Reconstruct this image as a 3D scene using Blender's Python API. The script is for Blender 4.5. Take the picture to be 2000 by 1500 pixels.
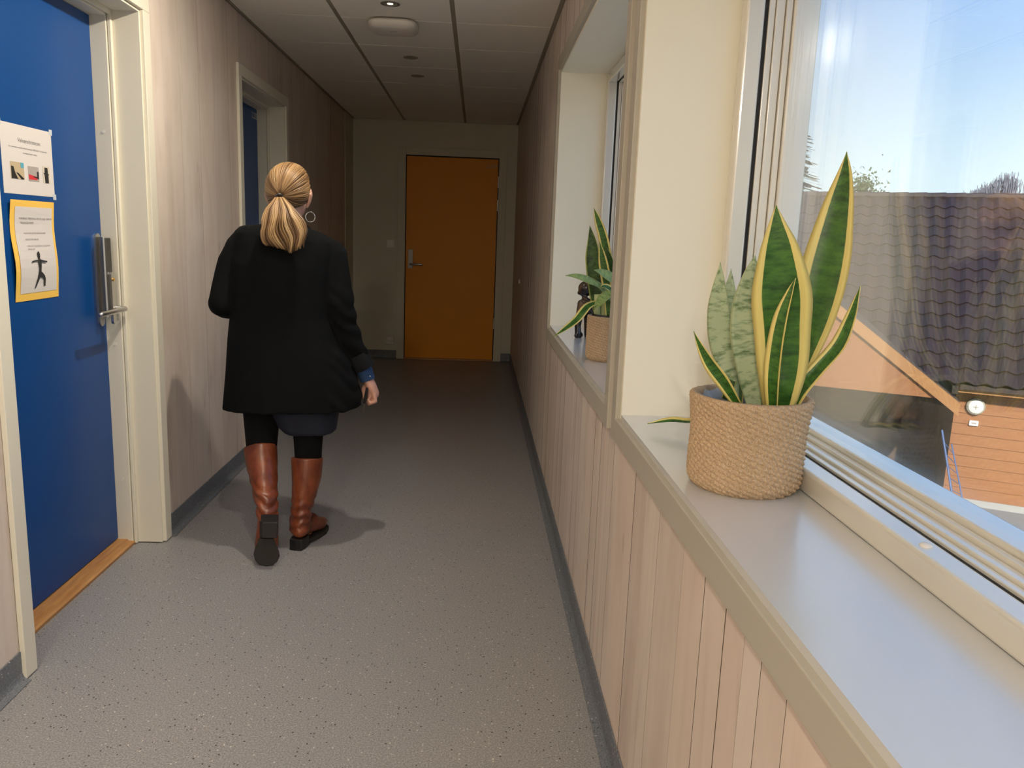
import bpy, bmesh, math, random
from mathutils import Vector, Matrix, noise
R = math.radians
random.seed(7)
S = bpy.context.scene
COL = S.collection
for o in list(bpy.data.objects): bpy.data.objects.remove(o)

# ------------------------------------------------------------------ camera
FPX, YAW, PITCH, ROLL, CAMH = 1552.6, .0492, -.1840, .0377, 1.3035
_f = Vector((math.sin(YAW)*math.cos(PITCH), math.cos(YAW)*math.cos(PITCH), math.sin(PITCH)))
_r0 = Vector((math.cos(YAW), -math.sin(YAW), 0)); _u0 = _r0.cross(_f)
_r = math.cos(ROLL)*_r0 + math.sin(ROLL)*_u0
_u = -math.sin(ROLL)*_r0 + math.cos(ROLL)*_u0
CAMP = Vector((0, 0, CAMH))
cam = bpy.data.cameras.new('camera'); camo = bpy.data.objects.new('camera', cam); COL.objects.link(camo)
cam.sensor_fit = 'HORIZONTAL'; cam.sensor_width = 36; cam.lens = FPX/2000*36
cam.clip_start = .02; cam.clip_end = 300
camo.matrix_world = Matrix(((_r.x, _u.x, -_f.x, 0), (_r.y, _u.y, -_f.y, 0), (_r.z, _u.z, -_f.z, CAMH), (0, 0, 0, 1)))
S.camera = camo
def at(px, py, Y):
    """world point on the plane y = Y seen at a photo position"""
    d = _f + _r*((px-1000)/FPX) - _u*((py-750)/FPX)
    return CAMP + d*(Y/d.y)

# ------------------------------------------------------------------ sky, sun, exposure
W = bpy.data.worlds.new('sky'); S.world = W; W.use_nodes = True
nt = W.node_tree; nt.nodes.clear()
tc = nt.nodes.new('ShaderNodeTexCoord'); sep = nt.nodes.new('ShaderNodeSeparateXYZ')
rmp = nt.nodes.new('ShaderNodeValToRGB'); bg = nt.nodes.new('ShaderNodeBackground'); wo = nt.nodes.new('ShaderNodeOutputWorld')
nt.links.new(tc.outputs['Generated'], sep.inputs[0]); nt.links.new(sep.outputs['Z'], rmp.inputs[0])
nt.links.new(rmp.outputs[0], bg.inputs[0]); nt.links.new(bg.outputs[0], wo.inputs[0])
e = rmp.color_ramp.elements
e[0].position = 0.0; e[0].color = (.84, .96, 1.0, 1)
e[1].position = 1.0; e[1].color = (.16, .36, .80, 1)
for p_, c_ in ((.08, (.76, .91, 1.0, 1)), (.28, (.32, .54, .93, 1))):
    q = e.new(p_); q.color = c_
bg.inputs[1].default_value = 1.55
sun = bpy.data.lights.new('sun', 'SUN'); suno = bpy.data.objects.new('sun', sun); COL.objects.link(suno)
sun.energy = 8.0; sun.angle = R(.6); sun.color = (1, .93, .82)
suno.rotation_euler = Vector((.12, .85, -.52)).to_track_quat('-Z', 'Y').to_euler()
S.view_settings.view_transform = 'Standard'; S.view_settings.look = 'None'
S.view_settings.exposure = 0.0; S.view_settings.gamma = 1; S.view_settings.use_curve_mapping = False
S.cycles.transparent_max_bounces = 24; S.cycles.max_bounces = 7; S.cycles.glossy_bounces = 4; S.cycles.diffuse_bounces = 4
S.cycles.use_adaptive_sampling = True; S.cycles.adaptive_threshold = .05
FILL_LAMPS = ((2.95, 17, 150, 32), (1.75, 19, 140, 48), (.55, 7, 130, 54), (-.65, 15, 180, 10), (-1.85, 54, 180, 0), (-3.05, 54, 180, 0))   # added unseen fill lamps: y, watts, spread, tilt to the left wall

# ------------------------------------------------------------------ room dimensions (metres)
XL, XR, ZC, YE, YB = -1.269, .375, 2.388, 8.259, -4.3
SILL, WTOP, XF = .872, 2.072, .592
WINS = [(2.135, 3.945), (.125, 1.935), (-1.885, -.075), (-3.895, -2.085)]
DOORS = [(2.209, 3.175), (4.446, 5.412)]
DTOP = 2.062

# ------------------------------------------------------------------ helpers
class MB:
    def __init__(s): s.v = []; s.f = []; s.uv = None
    def add(s, vs, fs):
        b = len(s.v); s.v += [tuple(v) for v in vs]; s.f += [tuple(i+b for i in f) for f in fs]; return s
    def box(s, x0, x1, y0, y1, z0, z1):
        return s.add([(x0,y0,z0),(x1,y0,z0),(x1,y1,z0),(x0,y1,z0),(x0,y0,z1),(x1,y0,z1),(x1,y1,z1),(x0,y1,z1)],
                     [(0,3,2,1),(4,5,6,7),(0,1,5,4),(1,2,6,5),(2,3,7,6),(3,0,4,7)])
    def rings(s, rs, cap=True, closed=False):
        n = len(rs[0]); vs = [p for r in rs for p in r]; fs = []
        m = len(rs)
        for i in range(m if closed else m-1):
            for j in range(n):
                a = i*n+j; b = i*n+(j+1) % n; c = ((i+1) % m)*n+(j+1) % n; d = ((i+1) % m)*n+j
                fs.append((a, b, c, d))
        if cap and not closed:
            fs.append(tuple(range(n-1, -1, -1))); fs.append(tuple((m-1)*n+j for j in range(n)))
        return s.add(vs, fs)
    def tube(s, pts, rad, n=12, sq=None, up=None, cap=True, round_ends=False):
        pts = [Vector(p) for p in pts]
        rad = rad if isinstance(rad, (list, tuple)) else [rad]*len(pts)
        if round_ends:
            d0 = (pts[0]-pts[1]).normalized(); d1 = (pts[-1]-pts[-2]).normalized()
            r0, r1 = [(x[0]+x[1])/2 if isinstance(x, tuple) else x for x in (rad[0], rad[-1])]
            sc = lambda x, k: (x[0]*k, x[1]*k) if isinstance(x, tuple) else x*k
            pre = [(pts[0]+d0*r0*.98, sc(rad[0], .2)), (pts[0]+d0*r0*.87, sc(rad[0], .5)), (pts[0]+d0*r0*.5, sc(rad[0], .87))]
            post = [(pts[-1]+d1*r1*.5, sc(rad[-1], .87)), (pts[-1]+d1*r1*.87, sc(rad[-1], .5)), (pts[-1]+d1*r1*.98, sc(rad[-1], .2))]
            pts = [p for p, _ in pre]+pts+[p for p, _ in post]; rad = [r for _, r in pre]+list(rad)+[r for _, r in post]
        rs = []; ref = None
        for i, p in enumerate(pts):
            t = (pts[min(i+1, len(pts)-1)]-pts[max(i-1, 0)]).normalized()
            if ref is None:
                ref = Vector(up) if up else (Vector((0, 0, 1)) if abs(t.z) < .8 else Vector((1, 0, 0)))
            a = (ref-t*ref.dot(t)).normalized(); b = t.cross(a); ref = a
            ra, rb = rad[i] if isinstance(rad[i], tuple) else (rad[i], rad[i])
            rs.append([p+a*(ra*math.cos(k*2*math.pi/n))+b*(rb*math.sin(k*2*math.pi/n)) for k in range(n)])
        return s.rings(rs, cap)
    def lathe(s, prof, c=(0, 0, 0), n=32, axis='Z', cap=False):
        rs = []
        for r, h in prof:
            ring = []
            for k in range(n):
                a = 2*math.pi*k/n; x, y = r*math.cos(a), r*math.sin(a)
                v = (x, y, h) if axis == 'Z' else ((h, x, y) if axis == 'X' else (y, h, x))
                ring.append((v[0]+c[0], v[1]+c[1], v[2]+c[2]))
            rs.append(ring)
        return s.rings(rs, cap)
    def ball(s, c, r, n=16, m=10, rot=None):
        c = Vector(c); r = (r, r, r) if not isinstance(r, (tuple, list)) else r
        rs = []
        for i in range(m+1):
            th = math.pi*(i+.0)/m; th = min(max(th, .02), math.pi-.02)
            ring = []
            for k in range(n):
                a = 2*math.pi*k/n
                v = Vector((r[0]*math.sin(th)*math.cos(a), r[1]*math.sin(th)*math.sin(a), -r[2]*math.cos(th)))
                if rot: v = rot @ v
                ring.append(c+v)
            rs.append(ring)
        return s.rings(rs, True)
    def extrude(s, poly, v):
        v = Vector(v); n = len(poly); P = [Vector(p) for p in poly]
        return s.add(P+[p+v for p in P], [tuple(range(n-1, -1, -1)), tuple(range(n, 2*n))]+[(i, (i+1) % n, n+(i+1) % n, n+i) for i in range(n)])
    def mesh(s, name, origin=(0, 0, 0)):
        o = Vector(origin); me = bpy.data.meshes.new(name)
        me.from_pydata([tuple(Vector(v)-o) for v in s.v], [], s.f); me.validate()
        bm = bmesh.new(); bm.from_mesh(me); bmesh.ops.recalc_face_normals(bm, faces=bm.faces); bm.to_mesh(me); bm.free()
        return me
    def build(s, name, mat, parent=None, smooth=False, bevel=0, seg=2, org=None, angle=40):
        org = Vector(org) if org is not None else (Vector(parent['_org']) if parent and '_org' in parent else Vector((0, 0, 0)))
        me = s.mesh(name, org)
        return link(name, me, mat, parent, smooth, bevel, seg, angle, None if parent else org)
def link(name, me, mat, parent=None, smooth=False, bevel=0, seg=2, angle=40, loc=None):
    o = bpy.data.objects.new(name, me); COL.objects.link(o)
    if mat and not me.materials: me.materials.append(mat)
    if parent: o.parent = parent
    if loc is not None: o.location = loc
    if parent and '_org' in parent: o['_org'] = list(parent['_org'])
    elif loc is not None: o['_org'] = list(loc)
    else: o['_org'] = [0.0, 0.0, 0.0]
    if bevel:
        m = o.modifiers.new('bevel', 'BEVEL'); m.width = bevel; m.segments = seg; m.limit_method = 'ANGLE'; m.angle_limit = R(40)
    if smooth:
        me.polygons.foreach_set('use_smooth', [True]*len(me.polygons))
        try: me.set_sharp_from_angle(angle=R(angle))
        except Exception: pass
    return o
def empty(name, loc, label=None, cat=None, group=None, kind=None):
    o = bpy.data.objects.new(name, None); COL.objects.link(o); o.location = loc; o['_org'] = list(loc)
    o.empty_display_size = .05
    return tag(o, label, cat, group, kind)
def tag(o, label=None, cat=None, group=None, kind=None):
    if label: o['label'] = label
    if cat: o['category'] = cat
    if group: o['group'] = group
    if kind: o['kind'] = kind
    return o
def evalmesh(me, mods):
    t = bpy.data.objects.new('tmp', me); COL.objects.link(t)
    for ty, kw in mods:
        m = t.modifiers.new(ty, ty)
        for k, v in kw.items(): setattr(m, k, v)
    dg = bpy.context.evaluated_depsgraph_get(); dg.update()
    r = bpy.data.meshes.new_from_object(t.evaluated_get(dg))
    bpy.data.objects.remove(t); return r
def remesh(mb, name, mat, parent, vox=.006, smooth=4, disp=None, dec=None):
    me = mb.mesh(name, parent['_org'])
    mods = [('REMESH', dict(mode='VOXEL', voxel_size=vox)), ('SMOOTH', dict(iterations=smooth, factor=.5))]
    if dec: mods.append(('DECIMATE', dict(ratio=dec)))
    r = evalmesh(me, mods); r.materials.clear(); r.name = name
    if disp:
        nn = [v.normal.copy() for v in r.vertices]
        cc_ = [v.co+n_*disp(v.co) for v, n_ in zip(r.vertices, nn)]
        r.vertices.foreach_set('co', [x for c_ in cc_ for x in c_]); r.update()
    return link(name, r, mat, parent, True, angle=180)
def text_mesh(txt, size, align='CENTER', bold=0.0):
    cu = bpy.data.curves.new('t', 'FONT'); cu.body = txt; cu.size = size; cu.align_x = align; cu.resolution_u = 2; cu.offset = bold
    t = bpy.data.objects.new('tmp', cu); COL.objects.link(t)
    dg = bpy.context.evaluated_depsgraph_get(); dg.update()
    r = bpy.data.meshes.new_from_object(t.evaluated_get(dg)); bpy.data.objects.remove(t); r.materials.clear(); return r

# ------------------------------------------------------------------ materials
def mat(name, col, rough=.5, metal=0, spec=.5, **kw):
    m = bpy.data.materials.new(name); m.use_nodes = True
    b = m.node_tree.nodes['Principled BSDF']
    b.inputs['Base Color'].default_value = (*col, 1); b.inputs['Roughness'].default_value = rough
    b.inputs['Metallic'].default_value = metal; b.inputs['Specular IOR Level'].default_value = spec
    for k, v in kw.items(): b.inputs[k.replace('_', ' ')].default_value = v
    return m
class NB:
    """tiny node builder on a principled material"""
    def __init__(s, m): s.m = m; s.t = m.node_tree; s.b = s.t.nodes['Principled BSDF']
    def n(s, ty, **kw):
        x = s.t.nodes.new('ShaderNode'+ty)
        for k, v in kw.items(): setattr(x, k, v)
        return x
    def l(s, a, b): s.t.links.new(a, b)
    def coords(s, scale=(1, 1, 1), rnd=False, out='Object'):
        tc = s.n('TexCoord'); mp = s.n('Mapping'); mp.inputs['Scale'].default_value = scale
        s.l(tc.outputs[out], mp.inputs['Vector'])
        if rnd:
            oi = s.n('ObjectInfo'); mu = s.n('Math', operation='MULTIPLY'); mu.inputs[1].default_value = 37.0
            s.l(oi.outputs['Random'], mu.inputs[0]); s.l(mu.outputs[0], mp.inputs['Location'])
        return mp.outputs[0]
    def noise(s, vec, scale, detail=4, rough=.5, dist=0):
        x = s.n('TexNoise'); x.inputs['Scale'].default_value = scale; x.inputs['Detail'].default_value = detail
        x.inputs['Roughness'].default_value = rough; x.inputs['Distortion'].default_value = dist
        s.l(vec, x.inputs['Vector']); return x.outputs['Fac']
    def ramp(s, fac, stops, interp='LINEAR'):
        x = s.n('ValToRGB'); x.color_ramp.interpolation = interp; el = x.color_ramp.elements
        while len(el) < len(stops): el.new(.5)
        for q, (p_, c_) in zip(el, stops): q.position = p_; q.color = (*c_, 1) if len(c_) == 3 else c_
        s.l(fac, x.inputs[0]); return x.outputs[0]
    def mix(s, fac, a, b, blend='MIX'):
        x = s.n('Mix', data_type='RGBA', blend_type=blend)
        for so, v in ((x.inputs[0], fac), (x.inputs[6], a), (x.inputs[7], b)):
            if isinstance(v, (int, float)): so.default_value = v
            elif isinstance(v, tuple): so.default_value = (*v, 1)
            else: s.l(v, so)
        return x.outputs[2]
    def math(s, op, a, b=0.0, c=0.0):
        x = s.n('Math', operation=op)
        for so, v in zip(x.inputs, (a, b, c)):
            if isinstance(v, (int, float)): so.default_value = v
            else: s.l(v, so)
        return x.outputs[0]
    def bump(s, h, strength=.3, dist=.01):
        x = s.n('Bump'); x.inputs['Strength'].default_value = strength; x.inputs['Distance'].default_value = dist
        s.l(h, x.inputs['Height']); s.l(x.outputs[0], s.b.inputs['Normal'])
    def color(s, c): s.l(c, s.b.inputs['Base Color'])
M = {}
M['paint'] = mat('cream_paint', (.74, .70, .58), .42)
M['sillpaint'] = mat('sky_tinted_sill_paint', (.60, .62, .63), .28, spec=1.0, Coat_Weight=1.0, Coat_Roughness=.22, Coat_IOR=1.75)  # white sill, base darkened and cooled for the reflected sky
M['wallpaint'] = mat('end_wall_paint', (.66, .62, .50), .6)
M['casing'] = mat('shaded_casing_paint', (.47, .44, .365), .45)  # darker than the reveals: shade on the window wall put into the colour
M['frame'] = mat('window_frame_gloss', (.70, .68, .60), .22, spec=.9, Coat_Weight=1.0, Coat_Roughness=.12, Coat_IOR=1.75)
M['jamb'] = mat('window_reveal_paint', (.90, .86, .71), .4)
M['blue'] = mat('blue_laminate', (.001, .058, .235), .40, spec=.35)
M['orange'] = mat('orange_laminate', (.80, .29, .004), .45, spec=.3)
M['plastic'] = mat('white_plastic', (.80, .77, .70), .35)
M['steel'] = mat('brushed_steel', (.56, .55, .53), .32, 1)
M['satin'] = mat('satin_steel', (.42, .41, .39), .5, .55)
M['black'] = mat('black_plastic', (.012, .012, .013), .3)
M['gasket'] = mat('black_gasket', (.006, .006, .007), .6)
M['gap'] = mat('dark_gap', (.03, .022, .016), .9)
M['grid'] = mat('ceiling_grid', (.34, .31, .24), .5)  # grey-beige with the shade of the recessed runners painted in
M['brass'] = mat('brass', (.75, .48, .15), .3, 1)
M['silver'] = mat('silver', (.85, .83, .80), .2, 1)
M['paper'] = mat('paper', (.66, .62, .59), .7)
M['yellowpaper'] = mat('yellow_card', (.90, .56, .10), .6)
M['ink'] = mat('ink', (.02, .02, .02), .7)
M['greyink'] = mat('grey_ink', (.16, .15, .15), .7)
M['ph_tan'] = mat('print_tan', (.50, .40, .25), .6); M['ph_teal'] = mat('print_teal', (.10, .38, .50), .6)
M['ph_grey'] = mat('print_grey', (.38, .34, .31), .6); M['ph_red'] = mat('print_red', (.62, .03, .04), .6)
M['ph_black'] = mat('print_black', (.015, .014, .012), .6); M['ph_pale'] = mat('print_pale', (.62, .56, .46), .6)
# whitewashed timber boards
def wood_mat(name, c0, c1, c2):
    m = mat(name, c0, .55); k = NB(m)
    v = k.coords((4.5, 4.5, .7), rnd=True)
    g = k.noise(v, 2.0, 5, .55, 1.2)
    col = k.ramp(g, [(.28, c2), (.42, c1), (.58, c0), (.85, c0)])
    vb = k.coords((2, 2, 1.1), rnd=True); bl = k.noise(vb, 3.0, 3, .6)
    col = k.mix(k.ramp(bl, [(.45, (0, 0, 0)), (.72, (.55, .55, .55))]), col, (c0[0]*1.10, c0[1]*1.12, c0[2]*1.14))
    v2 = k.coords((3.2, 3.2, 1.2), rnd=True)
    kn = k.n('TexVoronoi'); kn.inputs['Scale'].default_value = 2.0; k.l(v2, kn.inputs['Vector'])
    knot = k.ramp(kn.outputs['Distance'], [(0, (1, 1, 1)), (.035, (.8, .8, .8)), (.085, (0, 0, 0))])
    col = k.mix(k.math('MULTIPLY', knot, .40), col, (c2[0]*.5, c2[1]*.43, c2[2]*.40))
    v3 = k.coords((34, 34, .5), rnd=True)
    cr = k.noise(v3, 1.5, 2, .5)
    crack = k.ramp(cr, [(.745, (0, 0, 0)), (.77, (1, 1, 1))])
    col = k.mix(k.math('MULTIPLY', crack, .45), col, (c2[0]*.45, c2[1]*.38, c2[2]*.33))
    oi = k.n('ObjectInfo'); tint = k.ramp(oi.outputs['Random'], [(0, (.90, .87, .86)), (.5, (1, 1, 1)), (1, (1.0, .95, .92))])
    k.color(k.mix(1.0, col, tint, 'MULTIPLY'))
    k.bump(g, .12, .004)
    return m
M['wood'] = wood_mat('whitewashed_pine', (.70, .615, .535), (.655, .565, .485), (.58, .485, .41))
M['edge'] = mat('dark_board_edge', (.085, .055, .038), .9)  # dark side faces so the board seams show as dark lines
M['oak'] = mat('oak', (.46, .22, .07), .4); k = NB(M['oak']); v = k.coords((20, 1.5, 20)); k.color(k.ramp(k.noise(v, 4, 6, .6), [(.3, (.36, .16, .05)), (.7, (.56, .29, .10))]))
# speckled vinyl
def vinyl(name, base, speck=True, rough=.42):
    m = mat(name, base, rough); k = NB(m); v = k.coords((1, 1, 1))
    n1 = k.noise(v, 230, 2, .6)
    c = k.ramp(n1, [(.30, tuple(x*.62 for x in base)), (.5, base), (.70, tuple(min(1, x*1.5) for x in base))])
    n2 = k.n('TexVoronoi'); n2.inputs['Scale'].default_value = 105; n2.inputs['Randomness'].default_value = 1; k.l(v, n2.inputs['Vector'])
    sepc = k.n('SeparateColor'); k.l(n2.outputs['Color'], sepc.inputs[0])
    near = k.math('LESS_THAN', n2.outputs['Distance'], .26)
    if speck:
        dk = k.math('MULTIPLY', near, k.math('GREATER_THAN', sepc.outputs[0], .91))
        wt = k.math('MULTIPLY', near, k.math('LESS_THAN', sepc.outputs[0], .06))
        c = k.mix(dk, c, (.025, .025, .028)); c = k.mix(wt, c, (.55, .52, .48))
    big = k.noise(v, 1.3, 2)
    c = k.mix(.25, c, k.ramp(big, [(.35, (.82, .86, .92)), (.65, (1.0, .96, .92))]), 'MULTIPLY')
    k.color(c); return m
M['vinyl'] = vinyl('speckled_vinyl', (.272, .266, .268))
M['cove'] = vinyl('blue_grey_vinyl', (.150, .165, .185))
m = M['tile'] = mat('ceiling_tile', (.72, .68, .58), .85); k = NB(m); v = k.coords(); n_ = k.noise(v, 260, 3, .7); k.color(k.ramp(n_, [(.25, (.80, .76, .68)), (.5, (.92, .89, .81))])); k.bump(n_, .2, .003)
# glass: clear pane with Fresnel reflection
def glass():
    m = bpy.data.materials.new('window_glass'); m.use_nodes = True; t = m.node_tree; t.nodes.clear()
    o = t.nodes.new('ShaderNodeOutputMaterial'); mx = t.nodes.new('ShaderNodeMixShader')
    tr = t.nodes.new('ShaderNodeBsdfTransparent'); tr.inputs[0].default_value = (.985, .992, .99, 1)
    gl = t.nodes.new('ShaderNodeBsdfGlossy'); gl.inputs['Roughness'].default_value = 0; gl.inputs[0].default_value = (1, 1, 1, 1)
    # same Fresnel on both faces of the thin pane (ray is not bent)
    lw = t.nodes.new('ShaderNodeLayerWeight'); lw.inputs[0].default_value = .5
    pw = t.nodes.new('ShaderNodeMath'); pw.operation = 'POWER'; pw.inputs[1].default_value = 5
    ma = t.nodes.new('ShaderNodeMath'); ma.operation = 'MULTIPLY_ADD'; ma.inputs[1].default_value = .955; ma.inputs[2].default_value = .045
    t.links.new(lw.outputs['Facing'], pw.inputs[0]); t.links.new(pw.outputs[0], ma.inputs[0])
    t.links.new(ma.outputs[0], mx.inputs[0]); t.links.new(tr.outputs[0], mx.inputs[1]); t.links.new(gl.outputs[0], mx.inputs[2]); t.links.new(mx.outputs[0], o.inputs[0])
    return m
M['glass'] = glass()

# ================================================================== ROOM
# ---- floor
fl = MB().box(XL-.2, XR+.01, YB-.1, YE+.1, -.08, 0).build('floor', M['vinyl']); tag(fl, kind='structure', label='grey speckled vinyl corridor floor')
# coved skirting, split at the doors
def cove(name, segs, side):
    o = empty(name, (0, 0, 0), 'blue-grey coved vinyl skirting along the corridor', kind='structure')
    for (a, b) in segs:
        mb = MB(); h, t, c = .088, .004, .028
        prof = [(0, 0), (c, 0), (c, .0025), (.018, .004), (.010, .009), (.006, .016), (t, .026), (t, h), (0, h)]
        if side == 'L': poly = [(XL+x, a, z) for x, z in prof]; d = (0, b-a, 0)
        elif side == 'R': poly = [(XR-x, a, z) for x, z in prof]; d = (0, b-a, 0)
        else: poly = [(a, YE-x, z) for x, z in prof]; d = (b-a, 0, 0)
        mb.extrude(poly, d).build('skirting_strip', M['cove'], o)
CW, CT = .068, .015
cove('baseboard_left', [(YB, 2.209-CW), (3.175+CW, 4.446-CW), (5.412+CW, YE)], 'L')
cove('baseboard_right', [(YB, YE)], 'R')
cove('baseboard_end', [(XL, -.814), (.273, XR)], 'E')
# ---- walls: a core slab plus single boards
def yz_slab(mb, x0, x1, y0, y1, holes, z1=ZC+.1):
    """wall slab with rectangular holes (ya,yb,za,zb)"""
    ys = sorted(set([y0, y1]+[h[0] for h in holes]+[h[1] for h in holes]))
    for a, b in zip(ys, ys[1:]):
        hs = [h for h in holes if h[0] <= a+1e-6 and h[1] >= b-1e-6]
        z = 0
        for h in sorted(hs, key=lambda q: q[2]):
            if h[2] > z: mb.box(x0, x1, a, b, z, h[2])
            z = h[3]
        mb.box(x0, x1, a, b, z, z1)
    return mb
lh = [(a-.002, b+.002, -.01, DTOP+.002) for a, b in DOORS]
rh = [(a-.002, b+.002, SILL-.02, WTOP+.002) for a, b in WINS]
BT = .012
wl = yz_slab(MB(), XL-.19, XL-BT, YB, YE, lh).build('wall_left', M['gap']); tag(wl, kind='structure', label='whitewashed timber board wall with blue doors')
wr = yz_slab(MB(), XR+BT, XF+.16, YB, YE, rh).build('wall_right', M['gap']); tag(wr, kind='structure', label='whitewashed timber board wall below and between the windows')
# shut off the outside above, below and behind
we = MB().box(XL-.2, XF+.16, YE, YE+.15, -.1, ZC+.1).build('wall_end', M['wallpaint']); tag(we, kind='structure', label='cream painted end wall')
wb = MB().box(XL-.2, XF+.16, YB-.15, YB, -.1, ZC+.1).build('wall_back', M['wallpaint']); tag(wb, kind='structure', label='cream painted wall behind the viewer')
def boards(parent, xa, xb, widths, holes, y0, y1):
    y = y0; rnd = random.Random(3 if xa < 0 else 5); i = 0
    while y < y1-.02:
        w = widths[i % len(widths)]*rnd.uniform(.9, 1.1) if not isinstance(widths[0], tuple) else 0
        b = min(y+w, y1); i += 1
        z = .03; segs = []
        # split the board where it meets an opening (cut lengths follow the opening)
        cuts = sorted(set([y, b]+[h[0] for h in holes if y < h[0] < b]+[h[1] for h in holes if y < h[1] < b]))
        for a_, b_ in zip(cuts, cuts[1:]):
            hs = [h for h in holes if h[0] <= a_+1e-6 and h[1] >= b_-1e-6]; z = .03
            for h in sorted(hs, key=lambda q: q[2]):
                if h[2] > z+.01: segs.append((a_, b_, z, h[2]))
                z = h[3]
            segs.append((a_, b_, z, ZC))
        pr = rnd.uniform(0, .0012); gp = rnd.choice((.0008, .0014, .0020)) if xa > 0 else rnd.choice((.0, .0002, .0004))
        for a_, b_, z0, z1 in segs:
            g0 = (.0006 if xa > 0 else .0002) if a_ == y else 0; g1 = gp if b_ == b else 0
            s = 1 if xa < 0 else -1
            x0, x1 = sorted((xa, xb-s*pr))
            c = ((x0+x1)/2, (a_+b_)/2, (z0+z1)/2)
            mb = MB().box(x0-c[0], x1-c[0], a_+g0-c[1], b_-g1-c[1], z0-c[2], z1-c[2])
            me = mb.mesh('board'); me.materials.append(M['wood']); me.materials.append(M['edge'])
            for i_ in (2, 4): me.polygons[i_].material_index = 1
            o = link('board', me, M['wood'], parent); o.location = c
            del o['_org']
        y = b
boards(wl, XL-BT, XL, [.21, .17, .24, .19, .26], lh, YB, 7.80)
boards(wr, XR+BT, XR, [.12, .26, .08, .065, .075, .11, .13, .2, .14], rh, YB, YE)
# painted strip closing the left wall at the end corner
st = MB().box(XL-BT, XL+.006, 7.80, YE, 0, ZC).build('trim_1', M['wallpaint']); tag(st, kind='structure', label='cream painted wall strip in the end corner')
# ---- ceiling
XM = (-.755, -.155)
ce = MB().box(XL-.2, XF+.16, YB-.1, YE+.1, ZC+.03, ZC+.12).build('ceiling', M['grid']); tag(ce, kind='structure', label='suspended ceiling of pale mineral tiles in a grid')
xs = [XL, XM[0], XM[1], XR]
for x in XM: MB().box(x-.012, x+.012, YB, YE, ZC+.004, ZC+.03).build('grid_runner', M['grid'], ce)
MB().box(XL, XL+.022, YB, YE, ZC+.002, ZC+.03).build('wall_angle', M['grid'], ce)
MB().box(XR-.022, XR, YB, YE, ZC+.002, ZC+.03).build('wall_angle', M['grid'], ce)
MB().box(XL, XR, YE-.022, YE, ZC+.002, ZC+.03).build('wall_angle', M['grid'], ce)
ys = []; y = 4.4414
while y > YB+.1: y -= .6
y += .6
while y < YE-.05: ys.append(y); y += .6
for y in ys: MB().box(XL, XR, y-.008, y+.008, ZC+.0045, ZC+.029).build('grid_cross_bar', M['grid'], ce)
tm = {}
yy = [YB]+ys+[YE]
for a, b in zip(yy, yy[1:]):
    for i in range(3):
        x0 = xs[i]+(.022 if i == 0 else .012); x1 = xs[i+1]-(.022 if i == 2 else .012)
        ya = a+.007; yb = b-.007
        if b == YE: yb = b-.022
        key = (i, round(yb-ya, 3))
        if key not in tm: tm[key] = MB().box(-(x1-x0)/2, (x1-x0)/2, -(yb-ya)/2, (yb-ya)/2, 0, .02).mesh('ceiling_tile')
        o = link('ceiling_tile', tm[key], M['tile'], ce); o.location = ((x0+x1)/2, (ya+yb)/2, ZC); del o['_org']

# ---- windows
def window(n, ya, yb):
    w = empty('window_%d' % n, (XR, (ya+yb)/2, SILL), ['far window in a deep cream reveal', 'near window in a deep cream reveal with the big plant on its sill',
              'window behind the viewer', 'rearmost window behind the viewer'][n-1], kind='structure')
    # reveal boards
    t = .018
    MB().box(XR-.002, XF+.02, ya-t, ya, SILL-t, WTOP+t).build('reveal_board', M['jamb'], w)
    MB().box(XR-.002, XF+.02, yb, yb+t, SILL-t, WTOP+t).build('reveal_board', M['jamb'], w)
    MB().box(XR-.002, XF+.02, ya, yb, WTOP, WTOP+t).build('reveal_board', M['jamb'], w)
    MB().box(XR-.002, XF+.02, ya, yb, SILL-t, SILL).build('sill_board', M['sillpaint'], w)
    # casing with the edge of the reveal board showing
    e = .013; c = CW
    for (y0, y1, z0, z1) in ((ya-c, ya-e, SILL-c, WTOP+c), (yb+e, yb+c, SILL-c, WTOP+c), (ya-e, yb+e, SILL-c, SILL-e), (ya-e, yb+e, WTOP+e, WTOP+c)):
        MB().box(XR-CT, XR, y0, y1, z0, z1).build('casing', M['casing'], w, bevel=.002)
    # fixed frame
    i0 = .043
    def ring(x0, x1, o, i, name, m, bev=.003):
        for (y0, y1, z0, z1) in ((ya+o, ya+i, SILL+o, WTOP-o), (yb-i, yb-o, SILL+o, WTOP-o), (ya+i, yb-i, SILL+o, SILL+i), (ya+i, yb-i, WTOP-i, WTOP-o)):
            MB().box(x0, x1, y0, y1, z0, z1).build(name, m, w, bevel=bev, seg=3)
    ring(XF, XF+.042, 0, i0, 'frame_bar', M['frame'], .006)
    ring(XF+.042, XF+.050, 0, i0-.004, 'gasket', M['gasket'], 0)
    ring(XF+.050, XF+.064, 0, i0+.001, 'sash_bar', M['frame'], .0015)
    ring(XF+.065, XF+.085, 0, i0+.006, 'sash_bar', M['frame'], .002)
    ring(XF+.086, XF+.100, 0, i0+.013, 'sash_bar', M['frame'], .002)
    ring(XF+.101, XF+.160, 0, i0+.022, 'glazing_bead', M['frame'], .004)
    # three panes
    for x in (.108, .126, .144):
        MB().box(XF+x, XF+x+.004, ya+i0+.008, yb-i0-.008, SILL+i0+.008, WTOP-i0-.008).build('pane', M['glass'], w)
    return w
for n, (a, b) in enumerate(WINS): window(n+1, a, b)
w2 = bpy.data.objects['window_2']
MB().lathe([(.0001, .0035), (.006, .0032), (.0085, .001), (.0085, 0)], (XF+.021, .985, SILL+.043), 20).build('screw_cap', M['plastic'], w2, smooth=True)

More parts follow.
